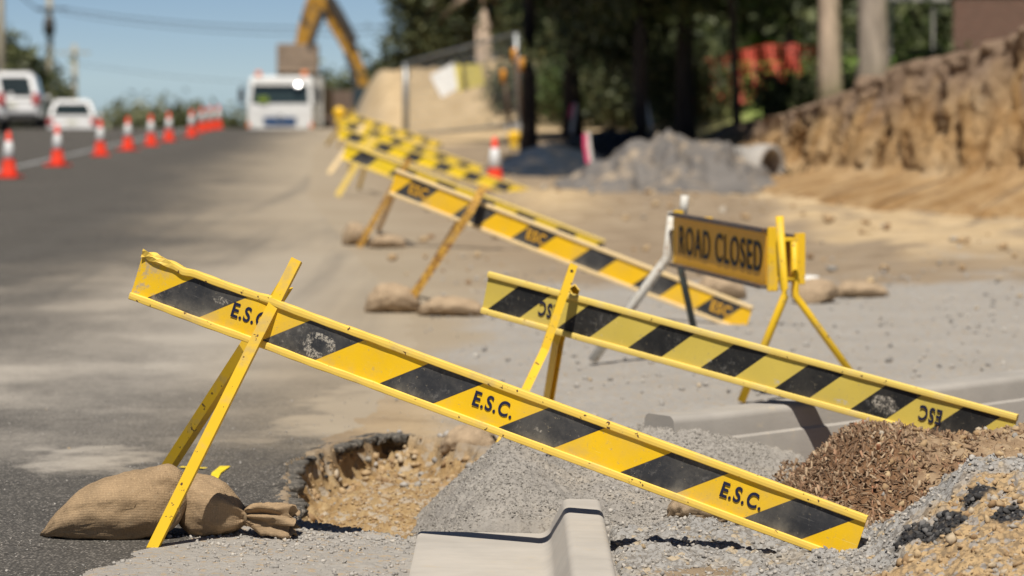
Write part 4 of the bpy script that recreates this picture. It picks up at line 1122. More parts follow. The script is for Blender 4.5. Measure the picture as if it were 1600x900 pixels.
def hgeo(X, Y):
    a = .60 * np.exp(-((X - 2.45) / .85) ** 2 - ((Y - 45.5) / 3.6) ** 2) + .30 * np.exp(-((X - 1.5) / .8) ** 2 - ((Y - 44) / 3.2) ** 2) + .16 * np.exp(-((X - 3.1) / .5) ** 2 - ((Y - 42.8) / 1.8) ** 2)
    f = np.abs(fbm(X * 1.1, Y * .33, 2, 201)) * .40 * ss(a, .02, .25) * .55 + np.abs(fbm(X * 3.1 + Y * .4, Y * .5, 2, 203)) * .08
    f = f - np.clip(1 - np.abs(fbm(X * 1.3 + Y * .12, Y * .28, 3, 207)) * 5, 0, 1) ** 2 * .16 * ss(a, .1, .3) + np.clip(1 - np.abs(fbm(X * 1.7 - Y * .2, Y * .4, 2, 208)) * 6, 0, 1) * .10 * ss(a, .05, .2)
    return a + f - .10 + ground_h(X, Y) + fbm(X * 1.2, Y * .5, 2, 205) * .08
drape('geotextile_sheet', .6, 3.9, 36.5, 52, hgeo, cloth_mat('grey_geotextile', (.165, .15, .135)), 'grey dusty geotextile sheet draped over a mound beside the concrete pipe')
def hblk(X, Y):
    a = .62 * np.exp(-((X - 2.0) / 1.5) ** 2 - ((Y - 58) / 4.5) ** 2) + .4 * np.exp(-((X - .6) / .8) ** 2 - ((Y - 53) / 3.4) ** 2)
    return a - .12 + np.abs(fbm(X * 2, Y * .7, 4, 211)) * .14 + ground_h(X, Y)
drape('plastic_sheet', -.5, 3.6, 47, 68, hblk, cloth_mat('blue_black_plastic', (.022, .030, .042), .5, .12), 'blue-black plastic sheet lying in the shade behind the grey one')
c = P(1207, 266, 43.6); ax = Vector((.80, -.60, .02)).normalized()
Mp = Matrix.Translation(c) @ ax.to_track_quat('Z', 'Y').to_matrix().to_4x4()
t = MB().lathe((0, 0, 0), [(.26, -1.9), (.26, -.02), (.27, 0), (.345, 0), (.355, -.03), (.355, -.25), (.33, -.27), (.33, -1.9)], 40, M=Mp).build('concrete_pipe', concrete('pipe_concrete', (.40, .37, .33)))
tag(t, 'round concrete drain pipe with its dark mouth facing right, partly under grey sheeting', 'concrete pipe')

# ------------------------------------------------------------------ mesh fence with signs
galv = plain('galvanised_steel', (.30, .31, .31), .45, .6, .2, 10)
root = empty('mesh_fence', (0, 0, 0), 0, 'grey temporary mesh fence panel before the sandy mound', 'fence')
A0, A1 = P(634, 218, 84), P(634, 98, 84); B0, B1 = P(812, 203, 66), P(806, 52, 66)
for a, b, r_ in ((A0, A1, .085), (B0, B1, .06), (A1, seg(A1, B1, 1), .03), (A0 + Vector((0, 0, .1)), B0 + Vector((0, 0, .12)), .03)):
    MB().tube([a, b], r_, 10).build('fence_frame', galv, root)
m_ = MB()
for i in range(1, 60):
    m_.tube([seg(A0, B0, i / 60), seg(A1, B1, i / 60)], .006, 4, smooth=False)
for j in range(1, 12):
    m_.tube([seg(A0, A1, j / 12), seg(B0, B1, j / 12)], .006, 4, smooth=False)
m_.build('wire_mesh', galv, root)
for p_ in (A0, B0):
    MB().box(p_ + Vector((0, 0, .06)), (.6, .25, .14), bev=.02).build('foot_block', concrete('foot', (.4, .38, .35)), root)
def fsign(pxs, Y, c, label, rough=.6):
    pts = [P(x_, y_, Y) for x_, y_ in pxs]; m_ = MB()
    f = [m_.bm.verts.new(p_) for p_ in pts]; b = [m_.bm.verts.new(p_ + Vector((0, .01, 0))) for p_ in pts]
    m_.bm.faces.new(f); m_.bm.faces.new(b[::-1])
    for k_ in range(4): m_.bm.faces.new((f[k_], b[k_], b[(k_ + 1) % 4], f[(k_ + 1) % 4]))
    return tag(m_.build('fence_sign', plain('board_face', c, rough)), label, 'sign')
fsign([(672, 118), (708, 98), (716, 138), (690, 153)], 74.6, (.82, .82, .80), 'tilted white notice board hanging on the mesh fence')
fsign([(710, 101), (752, 100), (757, 132), (716, 144)], 74.0, (.74, .62, .16), 'yellow notice board hanging beside the white one on the fence')
# rusty star-picket cluster with orange caps
t = empty('star_pickets', P(815, 205, 64), 0, 'dark steel posts with orange caps at the right end of the mesh fence', 'fence posts')
o3 = P(815, 205, 64)
for (x0_, y0_, x1_, y1_) in ((818, 205, 803, 75), (798, 200, 786, 108), (826, 200, 815, 90)):
    a, b = P(x0_, y0_, 64) - o3, P(x1_, y1_, 64) - o3
    MB().tube([a, b], .035, 8).build('post', plain('rusty_steel', (.12, .075, .05), .8), t)
    MB().lathe(b, [(.055, -.28), (.06, -.05), (.03, .0)], 12).build('cap', plain('orange_cap', (.72, .30, .03), .5), t)

# ------------------------------------------------------------------ trees
def leafmat(name, a, b, c):
    n = N(name); t_ = n.attr('tint', 'Fac'); k = n.ramp(t_, [(0, a), (.6, b), (1, c)])
    m = n.out(k, .55, None, 0, .35)
    n.b.inputs['Subsurface Weight'].default_value = 0
    return m
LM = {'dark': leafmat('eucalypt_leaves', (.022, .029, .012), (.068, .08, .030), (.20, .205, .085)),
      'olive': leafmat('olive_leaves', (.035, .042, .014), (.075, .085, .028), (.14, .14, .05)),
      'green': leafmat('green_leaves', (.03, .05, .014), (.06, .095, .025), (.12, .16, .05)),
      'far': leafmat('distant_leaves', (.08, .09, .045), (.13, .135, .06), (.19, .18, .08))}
def barkmat(name, c):
    n = N(name); v = n.obj(); f = n.noise(n.vmul(v, (4, 4, .8)), 1.5, 7, .65)
    return n.out(n.ramp(f, [(.3, tuple(q * .5 for q in c)), (.5, c), (.72, tuple(min(1, q * 1.35) for q in c))]), .9, n.bump(f, .6, .05), 0, .15)
BK = {'dark': barkmat('dark_bark', (.06, .045, .035)), 'pale': barkmat('pale_bark', (.46, .35, .26)), 'grey': barkmat('grey_bark', (.30, .25, .20))}
def leaves(blobs, n_, size, seed):
    r_ = np.random.default_rng(seed)
    w = np.array([b[3] ** 2 for b in blobs]); idx = r_.choice(len(blobs), n_, p=w / w.sum())
    B = np.array(blobs)[idx]
    d = r_.normal(size=(n_, 3)); d /= np.linalg.norm(d, axis=1)[:, None]
    rad = r_.random(n_) ** .45
    C = B[:, :3] + d * (B[:, 3] * rad)[:, None] * np.array([1, 1, .72])
    # clumping: pull towards random twig centres
    nt = max(20, n_ // 45); tw = C[r_.choice(n_, nt)]
    ti = r_.integers(0, nt, n_); near = r_.random(n_) < .8
    C = np.where(near[:, None], tw[ti] + r_.normal(size=(n_, 3)) * size * 2.4, C)
    tint = np.clip(r_.random(nt)[ti] * .6 + r_.random(n_) * .4, 0, 1)
    a = r_.normal(size=(n_, 3)); a /= np.linalg.norm(a, axis=1)[:, None]
    b = np.cross(a, r_.normal(size=(n_, 3))); b /= np.linalg.norm(b, axis=1)[:, None]
    s_ = size * r_.uniform(.6, 1.3, n_)[:, None]
    V_ = np.stack([C - a * s_, C + b * s_ * .38, C + a * s_, C - b * s_ * .38], 1).reshape(-1, 3)
    return V_, np.arange(n_ * 4).reshape(-1, 4), np.repeat(tint, 4)
def gz(x, y_): return float(ground_h(np.array([float(x)]), np.array([float(y_)]))[0])
def tree(x, y_, r, hgt, blobs, n_, lsz, lm, bk, label, seed, group='trees beside the roadworks', lean=(0, 0), name='tree', cat='tree'):
    z0 = gz(x, y_) - .15
    t = empty(name, (x, y_, z0), 0, label, cat, group)
    rr_ = random.Random(seed)
    if hgt:
        m_ = MB(); pts = [(lean[0] * k / 7 + .06 * r * rr_.uniform(-2, 2), lean[1] * k / 7, hgt * k / 7) for k in range(8)]
        m_.tube(pts, [r * (1.45 if k == 0 else 1.08 - .07 * k) for k in range(8)], 14)
        top = Vector(pts[-1]); mid = Vector(pts[4])
        for b in blobs:
            e = Vector(b[:3]); s_ = Vector(pts[rr_.choice((4, 5, 6))]); k1 = seg(s_, e, .5) + Vector((rr_.uniform(-.3, .3), 0, .25))
            m_.tube([s_, k1, e], [r * .42, r * .26, r * .08], 7)
        m_.build('trunk', bk, t)
    V_, F_q, ti = leaves(blobs, n_, lsz, seed)
    link('crown', np_mesh('crown', V_, F_q, False, {'tint': ti}), lm, t)
    return t
# big tree with the brown trunk left of centre
tree(-.97, 110, .30, 9, [(-2.1, 1.5, 3.3, 1.35), (-1.5, 2, 5.2, 2.0), (1.5, 2, 5.8, 2.2), (.2, 1.5, 8, 2.6), (-1.5, 2, 8, 2.4), (2.2, 1.5, 4.2, 1.8), (1.4, 2.5, 3.6, 1.5), (-2.9, 1.8, 2.2, .8), (2.1, 1.8, 2.6, 1.1)], 32000, .14, LM['dark'], BK['pale'],
     'tall eucalypt with a bare brown trunk behind the notice boards', 1)
tree(1.3, 70, .2, 6, [(-.1, 0, 3.6, 1.2), (1.0, -.5, 3.8, 1.5), (.2, -1.4, 5.6, 2.3), (.2, .8, 3.0, 1.1), (1.8, .6, 5.4, 1.9), (.3, -1.6, 2.9, 1.0), (0, -4, 5.5, 2.2), (1.5, -4.5, 6, 2)], 36000, .12, LM['green'], BK['dark'],  # lighter green leaf colour stands in for a sunlit clump
     'leafy tree standing behind the purple-taped stake', 2)
tree(3.35, 62, .19, 6, [(-1.0, .5, 3.6, 1.5), (.6, -.6, 3.7, 1.3), (0, -1.6, 5.2, 2.1), (-.8, .5, 5.5, 2.0), (1.3, .8, 3.5, 1.1), (-1.4, 1.2, 2.4, 1.0), (-1, -4, 5.6, 2.0), (.6, -4.5, 6, 1.8)], 36000, .12, LM['dark'], BK['dark'],
     'dark tree with a thick black trunk left of the green lawn', 3)
tree(4.0, 56.5, .075, 5.5, [(.3, 0, 5.2, 1.5), (-.5, -.5, 4.6, 1.2), (-1.2, .4, 3.6, .9)], 7000, .10, LM['dark'], BK['dark'], 'slender dark tree with a thin leaning trunk before the orange mesh', 4, lean=(-.25, 0))
tree(.3, 58, .14, 5.8, [(.6, -1, 5.0, 1.5), (1.5, 0, 5.2, 1.9), (.4, .5, 4.6, 1.0), (.9, .8, 3.5, 1.0), (.9, -3.5, 6, 1.6)], 24000, .12, LM['dark'], BK['dark'], 'shady tree whose dark trunk stands left of the purple stakes', 5)
tree(2.2, 55, .12, 5.5, [(-.8, -1, 5.2, 1.6), (.8, 0, 4.9, 1.6), (.2, .8, 5.6, 1.6), (-.5, 1.2, 3.4, .8), (0, -3.5, 6, 2)], 24000, .12, LM['dark'], BK['dark'], 'tree with hanging foliage in the middle of the dark shade', 6)
tree(5.2, 52, .185, 7, [(0, 1, 6.0, 1.7), (-1, .5, 5.2, 1.2), (1.2, 1, 6.6, 1.5)], 9000, .10, LM['dark'], BK['pale'], 'pale barked gum trunk, the left of two on top of the bank', 7, lean=(-.25, 0))
tree(5.6, 50, .24, 7, [(.4, 1.2, 6.3, 1.7), (1.4, 1, 5.6, 1.3), (-.6, 1.4, 7, 1.5)], 9000, .10, LM['dark'], BK['grey'], 'thick grey gum trunk, the right of two on top of the bank', 8, lean=(.1, .2))
tree(7.1, 82, .18, 6.0, [(-1, 0, 4.6, 1.4), (1, 0, 4.8, 1.6), (0, -1, 6.0, 2.0), (-2.2, -.5, 3.8, 1.3)], 24000, .12, LM['dark'], BK['dark'], 'dark tree overhanging the orange mesh on the lawn', 9)
tree(7.2, 64, .16, 6.0, [(-1, 0, 4.4, 1.2), (1, 0, 4.8, 1.6), (0, -1, 6.0, 2.0)], 11000, .12, LM['dark'], BK['dark'], 'dark tree between the gum trunks and the brick house', 10)
tree(-.3, 114, .2, 8.5, [(-1.8, 0, 3.0, 1.3), (-2.6, 0, 4.6, 1.5), (0, -1, 4.0, 2.0), (2, 0, 4.5, 2.0), (0, 0, 6.5, 2.6)], 15000, .15, LM['olive'], BK['dark'], 'olive tree growing behind the sandy mound', 12)
def bush(px, py, Y, rx, h_, n_, lm, label, seed, sz=.09, group='shrubs under the trees', name='shrub', cat='shrub'):
    c = P(px, py, Y); z0 = gz(c.x, Y); r_ = random.Random(seed)
    bl = [(r_.uniform(-rx, rx) * .75, r_.uniform(-.5, .5), h_ * r_.uniform(.3, .62), max(rx, h_) * r_.uniform(.32, .5)) for _ in range(6)]
    return tree(c.x, Y, 0.04, h_ * .6, bl, n_, sz, lm, BK['dark'], label, seed, group, name=name, cat=cat)
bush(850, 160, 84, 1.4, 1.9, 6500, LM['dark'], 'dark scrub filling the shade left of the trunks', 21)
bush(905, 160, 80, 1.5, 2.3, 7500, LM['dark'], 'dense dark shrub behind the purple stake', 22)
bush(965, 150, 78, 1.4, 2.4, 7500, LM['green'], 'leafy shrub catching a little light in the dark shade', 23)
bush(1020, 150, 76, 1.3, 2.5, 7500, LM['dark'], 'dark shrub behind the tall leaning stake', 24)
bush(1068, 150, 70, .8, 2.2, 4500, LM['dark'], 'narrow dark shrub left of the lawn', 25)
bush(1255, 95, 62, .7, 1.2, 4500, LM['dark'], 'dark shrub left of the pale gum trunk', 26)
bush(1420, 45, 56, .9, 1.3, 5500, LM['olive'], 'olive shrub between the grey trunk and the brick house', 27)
bush(1250, 275, 43.4, .14, .32, 900, LM['olive'], 'small grey-green weed at the foot of the bank beside the pipe', 28, .03)
# trees on the left and beyond the crest
GF = 'distant trees beyond the crest'
def far_tree(px, topy, Y, w, lm, label, seed, nl=4500):
    c = P(px, topy, Y); z0 = gz(c.x, Y); h_ = c.z - z0; r_ = random.Random(seed)
    bl = [(r_.uniform(-w, w) * .7, r_.uniform(-1, 1), h_ * r_.uniform(.45, .88), w * r_.uniform(.35, .55)) for _ in range(7)]
    bl = [(a, b, min(z_, h_ - q * .72), q) for a, b, z_, q in bl]
    return tree(c.x, Y, .2, h_ * .7, bl, nl, .28, lm, BK['dark'], label, seed, GF)
far_tree(25, 62, 140, 1.3, LM['dark'], 'dark tree behind the white utility vehicles at the left edge', 31, 7000)
far_tree(2, 120, 150, 2.4, LM['olive'], 'olive tree at the far left behind the pole', 32)
far_tree(55, 150, 155, 1.1, LM['olive'], 'low olive tree beside the second pole', 33)
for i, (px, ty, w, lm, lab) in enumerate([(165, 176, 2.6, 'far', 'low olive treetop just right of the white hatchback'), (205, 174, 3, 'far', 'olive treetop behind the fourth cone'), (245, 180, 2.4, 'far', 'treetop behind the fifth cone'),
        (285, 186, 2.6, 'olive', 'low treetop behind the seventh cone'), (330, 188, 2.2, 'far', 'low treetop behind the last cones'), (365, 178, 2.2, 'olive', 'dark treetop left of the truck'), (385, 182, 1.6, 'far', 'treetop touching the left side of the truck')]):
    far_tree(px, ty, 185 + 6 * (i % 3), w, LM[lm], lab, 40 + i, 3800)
# small roadside scrub between the truck and mound
far_tree(500, 130, 175, 2.0, LM['olive'], 'treetop between the truck and the excavator boom', 51)
far_tree(600, 100, 135, 2.0, LM['dark'], 'dark tree behind the excavator at the mound', 52, 6000)

# the dense wood behind, which reads as one dark mass
wr_ = np.random.default_rng(77); bl = []
for i in range(90):
    bx = wr_.uniform(.6, 19); bl.append((bx, wr_.uniform(96, 108), wr_.uniform(2.2, 7.5), wr_.uniform(1.0, 2.0)))
for i in range(45):
    bl.append((wr_.uniform(1.4, 19), wr_.uniform(93, 97), wr_.uniform(1.9, 3.2), wr_.uniform(.7, 1.2)))
V_, Fq_, ti_ = leaves(bl, 90000, .24, 77)
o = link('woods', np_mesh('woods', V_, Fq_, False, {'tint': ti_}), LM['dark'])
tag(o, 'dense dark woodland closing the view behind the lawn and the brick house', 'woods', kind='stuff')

# orange barrier mesh, wavy
om = MB(); t0, t1 = P(1070, 118, 73), P(1285, 105, 66)
def mp(i, j):
    p_ = seg(t0, t1, i / 60); z0 = gz(p_.x, p_.y)
    return Vector((p_.x + .05 * math.sin(i * 1.3), p_.y + .18 * math.sin(i * .7 + j * .4), z0 + .12 + j * .105 - .04 * abs(math.sin(i * .26)) * j / 10))
for j in range(12):
    om.tube([mp(i, j) for i in range(61)], 0, sq=(.012, .042))
for i in range(61):
    om.tube([mp(i, j) for j in range(12)], 0, sq=(.03, .012), up=(0, 1, 0))
om = om.build('barrier_mesh', plain('orange_mesh', (.62, .085, .05), .6, 0, .45, 3))
tag(om, 'orange-red plastic barrier mesh strung across the lawn behind the trees', 'barrier mesh')

# ------------------------------------------------------------------ brick house and rail on the hill
n = N('red_brick'); br = n.n("ShaderNodeTexBrick"); n.put(br.inputs['Vector'], n.vmul(n.vadd(n.pos(), (0, 0, 0)), (1, 1, 1)))
mpn = n.n("ShaderNodeCombineXYZ"); q = n.sep(n.pos()); n.put(mpn.inputs[0], n.math('ADD', q[0], q[1])); n.put(mpn.inputs[1], q[2]); n.put(br.inputs['Vector'], mpn.outputs[0])
br.inputs['Scale'].default_value = 4.2; br.inputs['Color1'].default_value = (.13, .06, .045, 1); br.inputs['Color2'].default_value = (.17, .08, .06, 1); br.inputs['Mortar'].default_value = (.22, .18, .15, 1); br.inputs['Mortar Size'].default_value = .02
n.out(br.outputs[0], .9); M['brick'] = n.m
hx, hy = 8.25, 60; hzb = gz(9, 62) - .3
hs_ = empty('brick_house', (hx, hy, hzb), -R(9), 'dark red brick house at the top right on the hill', 'house')
MB().box((4.5, 4, 1.7), (9, 8, 3.4)).build('wall', M['brick'], hs_)
MB().prism([(-.5, 3.4), (8.5, 3.4), (4, 5.6)], -.5, 9.5, 'X').build('roof', plain('roof_tile', (.12, .08, .07), .8), hs_)
for wx in (3.0, 6.2):
    w_ = MB().box((wx, -.03, 1.9), (1.6, .08, 1.2)).build('window', plain('window_frame', (.6, .6, .58), .5), hs_)
    MB().box((wx, -.08, 1.9), (1.45, .03, 1.05)).build('pane', plain('dark_glass', (.02, .025, .03), .1), w_)
wr = empty('rail_fence', (0, 0, 0), 0, 'pale timber rail fence between the gum trunk and the brick house', 'fence')
wp = plain('weathered_white_timber', (.30, .28, .25), .8)
fz = 2.05
for px in (1392, 1458):
    q = P(px, 10, 57); MB().box((q.x, 57, fz + .35), (.05, .05, 1.3)).build('post', wp, wr)
for zz_ in (.86,): MB().box((P(1432, 10, 57).x, 56.93, fz + zz_), (1.15, .04, .08)).build('rail', wp, wr)

# ------------------------------------------------------------------ vehicles
white = plain('white_car_paint', (.78, .77, .75), .22, 0, .03, 2, .6)
glass = plain('car_glass', (.02, .028, .028), .06, 0, .1, 2, .8)
tyre = plain('tyre_rubber', (.025, .025, .025), .8); rimm = plain('wheel_rim', (.4, .4, .4), .35, .8)
red = plain('tail_lens', (.45, .02, .015), .25); plate = plain('number_plate', (.7, .68, .55), .5); dkpl = plain('dark_plastic', (.035, .035, .037), .6)
def car(name, W_, L_, H_, suv, label, group):
    t = empty(name, (0, 0, 0), 0, label, 'car', group)       # rear at y=0, front at y=+L
    b = .30; wl = H_ * (.55 if suv else .58)
    prof = [(0.05, b), (0.0, b + .18), (0.03, wl - .06), (.10, wl), (L_ - 1.15, wl - .04), (L_ - .25, wl - .22), (L_, wl - .42), (L_ - .03, b + .05), (L_ - .2, b)]
    MB().prism(prof, -W_ / 2, W_ / 2, 'X', bev=.11).build('body', white, t)
    top = H_; rs = .34 if suv else .6
    cab = [(.10, wl - .02), (.10 + rs, top - .05), (.35 + rs, top), (L_ - 2.2, top), (L_ - 1.9, top - .05), (L_ - 1.1, wl - .03)]
    m_ = MB(); m_.prism(cab, -W_ / 2 + .07, W_ / 2 - .07, 'X', bev=.09)
    for v_ in m_.bm.verts:
        k = max(0, (v_.co.z - wl) / (top - wl)); v_.co.x *= 1 - .22 * k
    m_.build('roof', white, t)
    def slope_y(z): return .10 + rs * (z - wl) / (top - .05 - wl)
    z0, z1 = wl + .05, top - .15
    m_ = MB(); f = [m_.bm.verts.new(c_) for c_ in ((-W_ * .38, slope_y(z0) - .012, z0), (W_ * .38, slope_y(z0) - .012, z0), (W_ * .30, slope_y(z1) - .012, z1), (-W_ * .30, slope_y(z1) - .012, z1))]
    bk_ = [m_.bm.verts.new(v_.co + Vector((0, .03, 0))) for v_ in f]
    m_.bm.faces.new(f); m_.bm.faces.new(bk_[::-1])
    for k in range(4): m_.bm.faces.new((f[k], bk_[k], bk_[(k + 1) % 4], f[(k + 1) % 4]))
    m_.build('rear_window', glass, t)
    for s_ in (-1, 1):
        m_ = MB(); xx = W_ / 2 - .075
        m_.prism([(.55 + rs * .5, z0), (.55 + rs, z1 + .02), (L_ - 2.1, z1 + .02), (L_ - 1.45, z0)], s_ * xx - .012, s_ * xx + .012, 'X')
        for v_ in m_.bm.verts:
            k = max(0, (v_.co.z - wl) / (top - wl)); v_.co.x *= 1 - .19 * k
        m_.build('side_window', glass, t)
        MB().box((s_ * (W_ / 2 - .13), .03, wl - .17 if not suv else wl - .05), (.2, .1, .22 if not suv else .34), bev=.02).build('tail_light', red, t)
        for yw_ in (.75, L_ - .85):
            wv = MB().lathe((s_ * (W_ / 2 - .1), yw_, .33), [(.2, -.1), (.33, -.1), (.34, -.06), (.34, .06), (.33, .1), (.2, .1)], 24, 'X').build('wheel', tyre, t)
            MB().lathe((s_ * (W_ / 2 - .1), yw_, .33), [(.05, -.085), (.2, -.08), (.2, .08), (.05, .085)], 18, 'X').build('rim', rimm, wv)
        MB().box((s_ * (W_ / 2 + .09), L_ - 1.75, wl + .06), (.16, .1, .14), bev=.03).build('wing_mirror', white, t)
    MB().box((0, -.02, .42), (W_ * .92, .12, .16), bev=.03).build('bumper', white if not suv else dkpl, t)
    MB().box((0, -.045 + .03, .62 if not suv else .75), (.37, .02, .12)).build('number_plate', plate, t)
    if suv:
        for s_ in (-1, 1): MB().tube([(s_ * W_ * .33, .5, top + .04), (s_ * W_ * .33, L_ - 2.4, top + .04)], .02, 8).build('roof_rail', dkpl, t)
    return t
GC = 'white vehicles driving away in the far lane'
def put(o, cx, Yc, yaw):
    x = (cx - 800) * Yc / 5000; z = gz(x, Yc + 2); o.location = (x, Yc, z)
    o.rotation_euler = (R(0) if Yc < 97 else -R(1.5), 0, yaw); return o
hb = car('parked_car', 1.76, 4.3, 1.44, False, 'white hatchback seen from behind, right of the utility pole', GC); put(hb, 113, 112, R(7.0))
suv = car('utility_vehicle', 1.78, 4.7, 1.80, True, 'white tall utility vehicle partly behind the one at the left edge', GC); put(suv, 18, 99, R(5.2))
s2 = copy_tree(suv); put(s2, -40, 90, R(8)); tag(s2, 'white utility vehicle cut off by the left edge of the picture', 'car', GC)

# people (one continuous skinned figure each)
def person(loc, label, scale=1.0, sit=False, rz=0):
    J = {'p': (0, 0, .95), 's': (0, 0, 1.2), 'c': (0, -.01, 1.4), 'n': (0, -.01, 1.5), 'h': (0, -.03, 1.62), 'h2': (0, -.03, 1.72)}
    R_ = {'p': (.16, .12), 's': (.15, .11), 'c': (.18, .12), 'n': (.06, .06), 'h': (.085, .1), 'h2': (.07, .085)}
    E = [('p', 's'), ('s', 'c'), ('c', 'n'), ('n', 'h'), ('h', 'h2')]
    for s_, k in ((-1, 'l'), (1, 'r')):
        if sit:
            J.update({k + 'k': (s_ * .12, -.42, .93), k + 'a': (s_ * .12, -.45, .5), k + 't': (s_ * .12, -.6, .47)})
            J.update({k + 'e': (s_ * .25, -.12, 1.15), k + 'w': (s_ * .18, -.38, 1.2)})
        else:
            J.update({k + 'k': (s_ * .11, -.02, .5), k + 'a': (s_ * .12, 0, .08), k + 't': (s_ * .13, -.16, .04)})
            J.update({k + 'e': (s_ * .27, .02, 1.13), k + 'w': (s_ * .27, -.08, .9)})
        J.update({k + 'i': (s_ * .10, 0, .88), k + 'o': (s_ * .19, 0, 1.40)})
        R_.update({k + 'i': (.09, .1), k + 'k': (.065, .065), k + 'a': (.045, .05), k + 't': (.045, .035), k + 'o': (.07, .07), k + 'e': (.045, .045), k + 'w': (.035, .03)})
        E += [('p', k + 'i'), (k + 'i', k + 'k'), (k + 'k', k + 'a'), (k + 'a', k + 't'), ('c', k + 'o'), (k + 'o', k + 'e'), (k + 'e', k + 'w')]
    ks = list(J); me = bpy.data.meshes.new('person')
    me.from_pydata([J[k] for k in ks], [(ks.index(a), ks.index(b)) for a, b in E], [])
    o = link('person', me, [plain('hi_vis_cloth', (.45, .75, .04), .7)])
    me.skin_vertices or me.attributes
    md = o.modifiers.new('skin', 'SKIN')
    sv = me.skin_vertices[0].data
    for i, k in enumerate(ks): sv[i].radius = R_[k]; sv[i].use_root = (k == 'p')
    md2 = o.modifiers.new('sub', 'SUBSURF'); md2.levels = 2; md2.render_levels = 2
    dg = bpy.context.evaluated_depsgraph_get()
    nm = bpy.data.meshes.new_from_object(o.evaluated_get(dg)); o.modifiers.clear(); o.data = nm
    nm.materials.clear()
    for mt in (plain('hi_vis_vest', (.42, .72, .05), .7), plain('navy_trousers', (.03, .035, .06), .8), plain('skin_tone', (.45, .27, .18), .6)): nm.materials.append(mt)
    for pl in nm.polygons:
        z = pl.center.z; pl.use_smooth = True
        pl.material_index = 1 if z < .98 else (2 if z > 1.5 or (abs(pl.center.x) > .17 and z < 1.12) else 0)
    o.location = loc; o.rotation_euler = (0, 0, rz); o.scale = (scale,) * 3
    hat = MB().lathe((0, -.03, 1.70), [(.15, 0), (.125, .01), (.118, .07), (.08, .125), (.0, .14)], 20).build('hard_hat', plain('white_hat', (.8, .8, .78), .4), o)
    return tag(o, label, 'person')

# tipper truck
TX, TY = (438 - 800) * 119 / 5000, 119.0
TZ = gz(TX, TY)
tr = empty('tipper_truck', (TX, TY, TZ - .12), R(-3), 'white tipper truck facing the camera at the crest below the excavator bucket', 'truck')
tw = plain('truck_white', (.72, .71, .68), .3, 0, .06, 2, .6)
cb = MB(); cb.prism([(-.0, .55), (-.02, 1.3), (.0, 1.62), (.22, 2.52), (.4, 2.66), (1.7, 2.66), (1.8, 2.5), (1.8, .55)], -1.22, 1.22, 'X', bev=.07)
for v_ in cb.bm.verts:
    if v_.co.z > 1.6: v_.co.x *= 1 - .05 * (v_.co.z - 1.6)
cb.build('cab', tw, tr)
def quadp(c4, th, name, mat, par):
    m_ = MB(); f = [m_.bm.verts.new(c_) for c_ in c4]; b = [m_.bm.verts.new(Vector(c_) + Vector((0, th, 0))) for c_ in c4]
    m_.bm.faces.new(f); m_.bm.faces.new(b[::-1])
    for k in range(4): m_.bm.faces.new((f[k], b[k], b[(k + 1) % 4], f[(k + 1) % 4]))
    return m_.build(name, mat, par)
tglass = plain('windscreen_glass', (.03, .045, .045), .05, 0, .1, 1, .8)
quadp([(-1.08, -.005, 1.66), (1.08, -.005, 1.66), (1.02, .165, 2.34), (-1.02, .165, 2.34)], .03, 'windscreen', tglass, tr)
# recess the driver behind: a lime vest visible low in the screen
MB().box((-.62, -.03, 1.80), (.42, .012, .2), bev=.05).build('dashboard_vest', plain('lime_vest', (.28, .38, .04), .7), tr)
MB().box((0, -.05, .98), (1.22, .06, .34), bev=.03).build('grille', plain('blue_grille', (.045, .09, .19), .4), tr)
MB().lathe((0, -.085, 1.12), [(.10, -.01), (.12, 0), (.10, .01)], 20, 'Y').build('badge', plain('chrome', (.6, .6, .6), .2, .9), tr)
MB().box((0, -.03, .66), (2.36, .16, .22), bev=.03).build('bumper', tw, tr)
for s_ in (-1, 1):
    MB().box((s_ * .98, -.05, .88), (.32, .08, .2), bev=.03).build('headlight', plain('lamp_glass', (.75, .75, .72), .15), tr)
    MB().box((s_ * 1.17, -.04, .84), (.10, .1, .2), bev=.02).build('indicator', plain('indicator_orange', (.8, .18, .02), .4), tr)
    MB().lathe((s_ * .86, .5, 2.66), [(.12, 0), (.12, .12), (.08, .19), (0, .21)], 18).build('beacon', plain('beacon_orange', (.85, .22, .04), .3), tr)
    a = MB().tube([(s_ * 1.15, .1, 2.35), (s_ * 1.42, -.05, 2.3), (s_ * 1.42, -.05, 1.5), (s_ * 1.18, .05, 1.5)], .02, 8).build('mirror_arm', dkpl, tr)
    MB().box((s_ * 1.43, -.06, 1.95), (.22, .09, .55), bev=.03).build('mirror', dkpl, tr)
    for yw_ in (1.0, 4.6, 5.9):
        wv = MB().lathe((s_ * 1.05, yw_, .48), [(.3, -.15), (.47, -.15), (.49, -.1), (.49, .1), (.47, .15), (.3, .15)], 28, 'X').build('wheel', tyre, tr)
        MB().lathe((s_ * 1.05, yw_, .48), [(.08, -.12), (.3, -.1), (.3, .1), (.08, .12)], 20, 'X').build('rim', rimm, wv)
    MB().prism([(.35, 1.62), (.5, 2.35), (1.4, 2.35), (1.4, 1.62)], s_ * 1.215 - .01, s_ * 1.215 + .01, 'X').build('side_window', glass, tr)
MB().box((0, -.01, 2.48), (2.0, .12, .1), bev=.02).build('sun_visor', tw, tr)
hv = (Vector((0, -1, .01)) - SV).normalized(); hv.rotate(Matrix.Rotation(R(3), 3, 'Z'))
cap = [(.50 * math.sin(a_ * .26 / 8), .50 * math.cos(a_ * .26 / 8) - .5) for a_ in range(8, -1, -1)]
